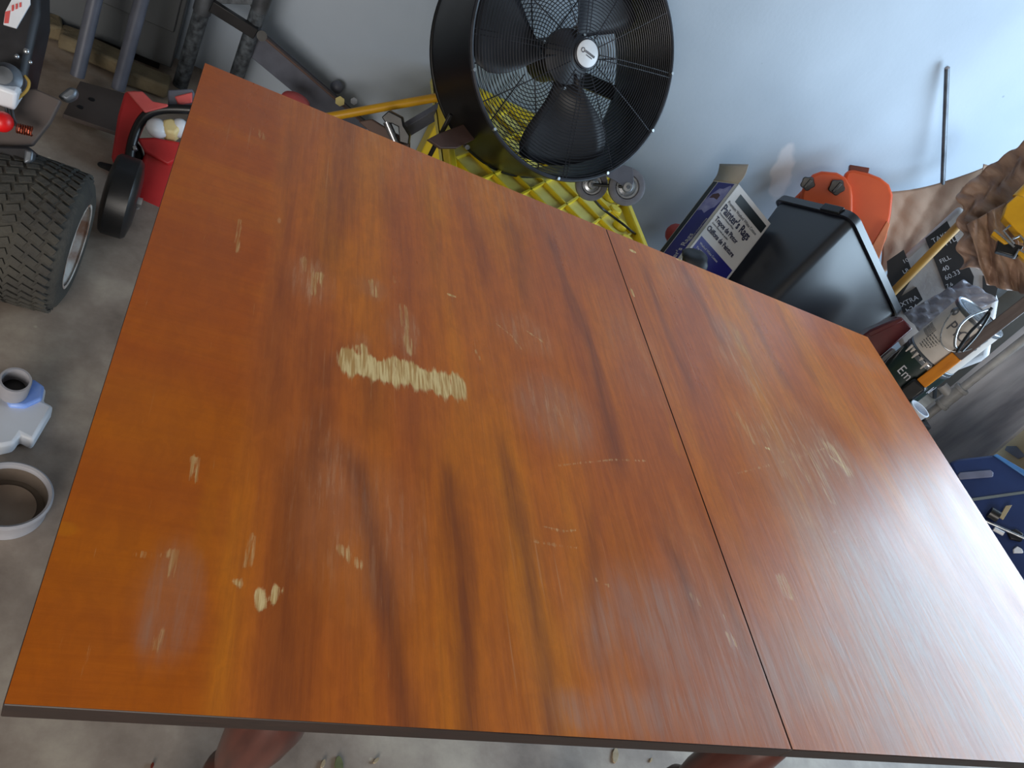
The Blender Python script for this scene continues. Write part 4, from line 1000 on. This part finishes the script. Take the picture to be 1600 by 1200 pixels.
o = thing('dark_strut', px(660, 190, y=2.36)-Vector((0, 0, .3)), 'dark grey flat strut running from the black bracket to behind the fan', 'strut')
beam('strut', px(628, 207, y=2.30), px(715, 155, y=2.40), .02, .05, 'greymetal', o)
kk([(560, 190), (580, 186), (640, 222), (640, 240), (600, 225)], -.06, .02, 'foot_plate', mat('brown_foot', (96, 74, 66), .6), o)
o = MB().box(px(686, 215, y=2.03), (.012, .012, .16)).build('black_hose_end', 'black', bevel=.003)
o.data.transform(Matrix.Translation((0, .0, .0))); solo(o, 'black upright strap at the left front corner of the yellow platform', 'strap')
# faded red cap on the floor, just above the table edge
o = MB().ball(px(462, 158, y=2.34), .038, (1.2, 1, .5), 24).build('red_cap', 'redpink'); solo(o, 'faded red rounded cap just above the table edge, under the angle bar', 'cap')

# ------------------------------------------------------------------ hand truck
ht = thing('hand_truck', (-.27, 2.2, 0), 'grey tubular hand truck with a flat black toe plate behind the tractor', 'hand truck')
tpl = [px(x, y, z=.035) for x, y in ((98, 178), (125, 126), (212, 150), (200, 160), (181, 206))]
MB().prism([Vector((p.x, p.y, .035)) for p in tpl], (0, 0, -.012)).build('toe_plate', 'brownplate', ht, bevel=.002)
for (x, y), (x2, y2) in (((128, 86), (150, -8)), ((182, 150), (222, -4))):
    a_ = px(x, y, y=2.24); a_ = Vector((a_.x, 2.24, max(.03, a_.z))); b_ = px(x2, y2, y=2.28)
    d_ = (b_-a_).normalized(); MB().cyl(a_-d_*(a_.z-.03)/d_.z, b_+d_*(.8-b_.z)/d_.z, .0185, n=20).build('tube', 'greymetal', ht)
for x, y in ((125, 167), (143, 155)): q_ = px(x, y, z=.036); MB().cyl((q_.x, q_.y, .030), (q_.x, q_.y, .0365), .008, n=12).build('bolt_hole', 'black', ht)

# pavers on the floor by the wall
for i, (x, y, rz, lab) in enumerate(((70, 38, .3, 'dusty tan paver nearest the tractor on the floor by the far left wall'), (112, 62, .1, 'small tan paver between the tractor and the left tube of the hand truck'),
                                     (165, 88, -.1, 'tan paver seen between the two hand truck tubes'), (225, 122, .05, 'long tan paver right of the hand truck on the floor'))):
    c_ = px(x, y, z=.03); s_ = (.085, .06, .11, .14)[i]
    o = MB().box((0, 0, 0), (s_, .075, .045), Matrix.Rotation(rz, 3, 'Z')).build('paver', 'paver', bevel=.008); o.data.transform(Matrix.Translation(c_)); solo(o, lab, 'paver', 'loose pavers on the floor')

# ------------------------------------------------------------------ red push mower
rm = thing('push_mower', (-.10, 1.98, 0), 'red push mower with cream cap and black strap beside the left table end', 'mower')
rn = Vector((-.15, -.75, .64)).normalized(); rp0 = px(240, 220, y=1.93)
def rr(pts, off, th, name, m, bev=.004, par=rm): return MB().prism([pxn(x, y, rp0+rn*off, rn) for x, y in pts], -rn*th).build(name, m, par, bevel=bev, seg=3)
rr([(194, 142), (212, 140), (225, 150), (236, 163), (218, 190), (208, 215), (201, 250), (196, 270), (178, 262), (173, 245), (183, 180)], .03, .07, 'left_shroud', 'red', .008)
rr([(197, 142), (222, 142), (238, 158), (262, 162), (262, 166), (240, 172), (226, 176), (212, 160)], .045, .03, 'shroud_top', 'redpink', .004)
rr([(214, 214), (234, 216), (282, 222), (300, 225), (300, 420), (245, 350), (207, 310), (214, 262), (226, 238)], .02, .10, 'right_shroud', 'red', .010)
rr([(213, 215), (240, 214), (284, 222), (276, 250), (262, 258), (226, 238)], .035, .04, 'shroud_lip', 'red', .006)
tb_ = smoothpath([pxn(x, y, rp0+rn*.03, rn) for x, y in ((204, 268), (203, 240), (212, 205), (226, 182), (246, 172), (275, 170), (310, 172))])
MB().tube(tb_, .012, 10).build('strap', 'black', rm)
rr([(200, 220), (215, 222), (222, 245), (212, 268), (200, 262)], .0, .05, 'linkage', 'darkmetal')
rr([(206, 228), (211, 226), (214, 233), (208, 235)], .045, .02, 'bolt', 'steel', .002)
cpc = pxn(264, 200, rp0+rn*.05, rn)
MB().lathe(cpc-rn*.04+Vector((0, 0, -.01)), (rn+Vector((0, 0, .9))).normalized(), [(0, .024), (.038, .024), (.044, .019), (.045, .001)], 7).build('cap', 'cream', rm, bevel=.003)
MB().ball(pxn(246, 200, rp0+rn*.03, rn), .026, (1.1, .9, .9), 14).build('filter_cover', 'white', rm)
MB().ball(pxn(280, 200, rp0+rn*.02, rn), .022, (1, 1, 1.2), 14).build('filter_cover', 'white', rm)
rr([(262, 140), (300, 138), (306, 150), (300, 168), (262, 165)], .0, .05, 'rear_cover', 'greymetal')
rr([(272, 150), (300, 143), (300, 160), (278, 163)], .006, .02, 'red_flap', 'redpink')
rr([(150, 250), (200, 262), (222, 300), (206, 320), (180, 330), (150, 300)], -.02, .10, 'engine_base', 'darkmetal', .01)
wc = px(196, 312, z=.095); wc = Vector((wc.x-.01, wc.y, .10))
rw = MB(); rw.lathe(wc-Vector((.045, 0, 0)), (1, 0, 0), [(.01, .06), (.016, .09), (.024, .097), (.066, .097), (.074, .09), (.08, .06), (.08, .0005)], 40)
rwo = rw.build('wheel', 'black', rm); MB().cyl(wc+Vector((.03, 0, 0)), wc+Vector((.045, 0, 0)), .012, n=6).build('wheel_nut', 'steel', rwo)
MB().cyl(px(213, 322, y=1.72), px(213, 322, y=1.70), .009, n=8).build('bolt', 'steel', rm)

# ------------------------------------------------------------------ lawn tractor
lt = thing('lawn_tractor', (-.55, 1.4, 0), 'greasy black lawn tractor front with exposed engine at the left edge of the photo', 'tractor')
TW = Vector((-.245, 1.393, .148)); tr_ = .148; tw_ = .085; ta_ = Vector((1, -.045, .0)).normalized()
prof = [(-tw_, tr_*.56), (-tw_-.004, tr_*.75), (-tw_+.004, tr_*.90), (-tw_+.018, tr_*.975), (-tw_+.04, tr_), (tw_-.04, tr_), (tw_-.018, tr_*.975), (tw_-.004, tr_*.90), (tw_+.004, tr_*.75), (tw_, tr_*.56)]
ty = MB().lathe(TW, ta_, prof, 64, False); tyre = ty.build('tyre', 'tyre', lt)
# tread blocks, one joined part (too many and too small to part singly)
tb2 = MB(); u_, v_, w_ = frame(ta_.orthogonal(), ta_.cross(ta_.orthogonal()))
ax3 = ta_
for i in range(44):
    for j in range(6):
        an = 2*math.pi*(i+(.5 if j % 2 else 0))/44; rad = u_*math.cos(an)+v_*math.sin(an); tan_v = ax3.cross(rad)
        s_ = -1 if j < 3 else 1; h_ = (-.062, -.038, -.013, .013, .038, .062)[j]
        rr_ = tr_*(1.0 if abs(h_) < .05 else .985)
        tb2.box(TW+rad*(rr_+.001)+ax3*h_, (.005, .021, .0125), Matrix((rad, ax3, tan_v)).transposed() @ Matrix.Rotation(s_*.45, 3, 'X'))
tbo = tb2.build('tread_blocks', 'tyre', tyre, bevel=0, smooth=False); tbo['kind'] = 'stuff'
rimo = MB().lathe(TW, ta_, [(-tw_+.01, .0005), (-tw_+.01, tr_*.57), (tw_-.006, tr_*.60), (tw_+.002, tr_*.62), (tw_+.002, tr_*.585), (tw_-.03, tr_*.50), (tw_-.035, tr_*.22), (tw_-.010, tr_*.20), (tw_-.008, .0005)], 48).build('rim', 'rim', lt)
sl = MB()
for k in range(7):
    an = 2*math.pi*k/7; rad = u_*math.cos(an)+v_*math.sin(an); tan_v = ax3.cross(rad)
    sl.box(TW+rad*tr_*.36+ax3*(tw_-.030), (.05, .004, .018), Matrix((rad, ax3, tan_v)).transposed())
sl.build('rim_slots', 'black', rimo)
def lb(x0, x1, y, z, name, m, d=(.1, .1, .1), **k): pass
ltn = Vector((-.05, -.75, .66)).normalized(); lp0 = px(60, 150, y=1.50)
def ll(pts, off, th, name, m, bev=.004, par=lt): return MB().prism([pxn(x, y, lp0+ltn*off, ltn) for x, y in pts], -ltn*th).build(name, m, par, bevel=bev, seg=2)
ll([(-60, -90), (60, -90), (62, 20), (40, 120), (25, 150), (-60, 150)], 0, .12, 'engine_block', 'darkmetal', .012)
ll([(-60, 140), (55, 138), (95, 156), (78, 190), (50, 226), (-60, 240)], -.02, .02, 'foot_plate', 'brownplate', .003)
ll([(-60, 225), (45, 228), (52, 236), (46, 256), (30, 262), (10, 330), (-60, 330)], .0, .10, 'axle_beam', 'darkmetal', .008)
ll([(38, 232), (52, 236), (50, 252), (36, 256)], .012, .03, 'axle_cap', 'dullsteel', .004)
ll([(88, 150), (108, 134), (121, 138), (119, 150), (104, 158)], -.04, .03, 'lever_pad', 'dullsteel', .006)
stk = ll([(5, 38), (8, 18), (28, -20), (46, -20), (47, 6), (25, 44)], .004, .004, 'sticker', 'white', .0)
ll([(6, 36), (8, 18), (16, 16), (13, 36)], .005, .002, 'sticker_mark', 'redpink', .0, stk)
for i in range(3): ll([(18+i*6, 8-i*2), (21+i*6, 7-i*2), (21+i*6, 16-i*3), (18+i*6, 17-i*3)], .006, .002, 'sticker_print', 'redpink', 0, stk)
def lpx(x, y, off=0): return pxn(x, y, lp0+ltn*off, ltn)
MB().lathe(lpx(14, 128, .0), ltn, [(0, .030), (.03, .028), (.04, .018), (.05, .016), (.051, .001)], 20).build('carburettor', 'dullsteel', lt)
MB().box(lpx(2, 140, .02), (.06, .05, .04)).build('intake', 'white', lt, bevel=.006)
for x, y, r_ in ((41, 80, .006), (26, 88, .005), (47, 97, .004), (8, 118, .007)): MB().ball(lpx(x, y, .012), r_, n=10).build('bolt_head', 'steel', lt)
MB().tube(smoothpath([lpx(x, y, .02) for x, y in ((38, 118), (45, 128), (42, 140), (30, 152), (24, 156))]), .0028, 8).build('fuel_line', 'amber', lt)
MB().ball(lpx(3, 190, .04), .019, n=20).build('primer_bulb', 'brightred', lt)
for k in range(3): MB().tube(smoothpath([lpx(x+k*5, y+k*2, .015) for x, y in ((0, 150), (8, 165), (12, 182), (22, 196))]), .0022, 6).build('control_cable', 'dullsteel', lt)
hx = []
for i in range(60):
    a_ = i*.72; c_ = lpx(26+i*.42, 200+i*.09, .02); hx.append(c_+Vector((0, math.cos(a_), math.sin(a_)))*.0085)
MB().tube(hx, .0016, 5).build('spring', 'copper', lt)
MB().cyl(TW-ta_*.30, TW-ta_*.08, .018, n=14).build('axle', 'darkmetal', lt)

# ------------------------------------------------------------------ floor, left: white pump body and grey ring
wp = thing('pump_body', (-.175, 1.06, 0), 'white plastic fitting with round spout and blue tint, on the floor left of table', 'fitting')
def fl(pts, z): return [px(x, y, z=z) for x, y in pts]
base = fl([(-20, 610), (60, 596), (72, 607), (68, 626), (84, 634), (52, 688), (32, 678), (22, 692), (2, 696), (-30, 690)], .035)
MB().prism([Vector((p.x, p.y, .035)) for p in base], (0, 0, -.033)).build('body', 'white', wp, bevel=.006)
bb = fl([(8, 614), (52, 590), (70, 602), (66, 622), (40, 634), (14, 632)], .045)
MB().prism([Vector((p.x, p.y, .044)) for p in bb], (0, 0, -.012)).build('blue_glow', 'blueglow', wp, bevel=.005)  # bluish glow on the fitting, put in as a blue-coloured piece
s0 = px(20, 612, z=.05); sd = (px(30, 588, z=.10)-s0).normalized(); sd = Vector((sd.x*.4, sd.y*.3-.15, .8)).normalized()
MB().lathe(s0, sd, [(0, .024), (.045, .026), (.048, .025), (.048, .0215), (.006, .019), (.006, .0005)], 40, False).build('spout', 'grey', wp)
MB().lathe(s0, sd, [(.008, .0005), (.010, .0195), (.012, .0195), (.012, .0005)], 30).build('spout_inside', 'black', wp)

rc_ = px(12, 773, z=.045)
ringo = thing('plastic_tub', (rc_.x, rc_.y, 0), 'shallow round grey-rimmed tub with a grimy bottom on the floor left of the table', 'tub')
rr1 = (px(84, 768, z=.045)-rc_).length
MB().lathe((rc_.x, rc_.y, 0), (0, 0, 1), [(.001, rr1-.006), (.036, rr1-.003), (.040, rr1), (.046, rr1), (.048, rr1-.003), (.046, rr1-.007), (.040, rr1-.008), (.036, rr1-.0075)], 72, False).build('wall', 'grey', ringo)
MB().lathe((rc_.x, rc_.y, 0), (0, 0, 1), [(.036, rr1-.0075), (.006, rr1-.011), (.006, rr1-.020), (.0062, .0005)], 72, False).build('inner_liner', 'grimeshade', ringo)  # grime colour darkened to carry the shadow inside the tub
MB().lathe((rc_.x, rc_.y, 0), (0, 0, 1), [(.0065, .0005), (.0075, rr1-.022), (.0064, rr1-.022)], 72).build('bottom', 'dirt', ringo)

# debris under the near edge
for i, (x, y, m, l_, lab) in enumerate(((962, 1180, 'chip', .034, 'pale wood chip on the floor below the near table edge, largest'), (1018, 1187, 'chip', .012, 'small oval pale wood chip right of the largest chip'),
        (530, 1197, 'leaf', .035, 'dry green leaf scrap on the floor between the table legs'), (588, 1188, 'chip', .014, 'small pale splinter right of the green leaf scrap'),
        (238, 1196, 'orangedark', .010, 'small orange crumb on the floor left of the front leg'), (505, 1193, 'chip', .016, 'thin pale scrap left of the green leaf scrap'))):
    c_ = px(x, y, z=.004); an = random.uniform(.6, 2.2)
    b_ = MB(); n_ = 9
    pts = [c_+Vector((math.cos(an)*l_*.5*math.cos(t2)-math.sin(an)*l_*.22*math.sin(t2), math.sin(an)*l_*.5*math.cos(t2)+math.cos(an)*l_*.22*math.sin(t2), .001*math.sin(3*t2)))*1 for t2 in [2*math.pi*k/n_ for k in range(n_)]]
    b_.prism([p for p in pts], (0, 0, -.003)); o = b_.build('floor_scrap', m, bevel=.0006); solo(o, lab, 'scrap', 'scraps on the floor')
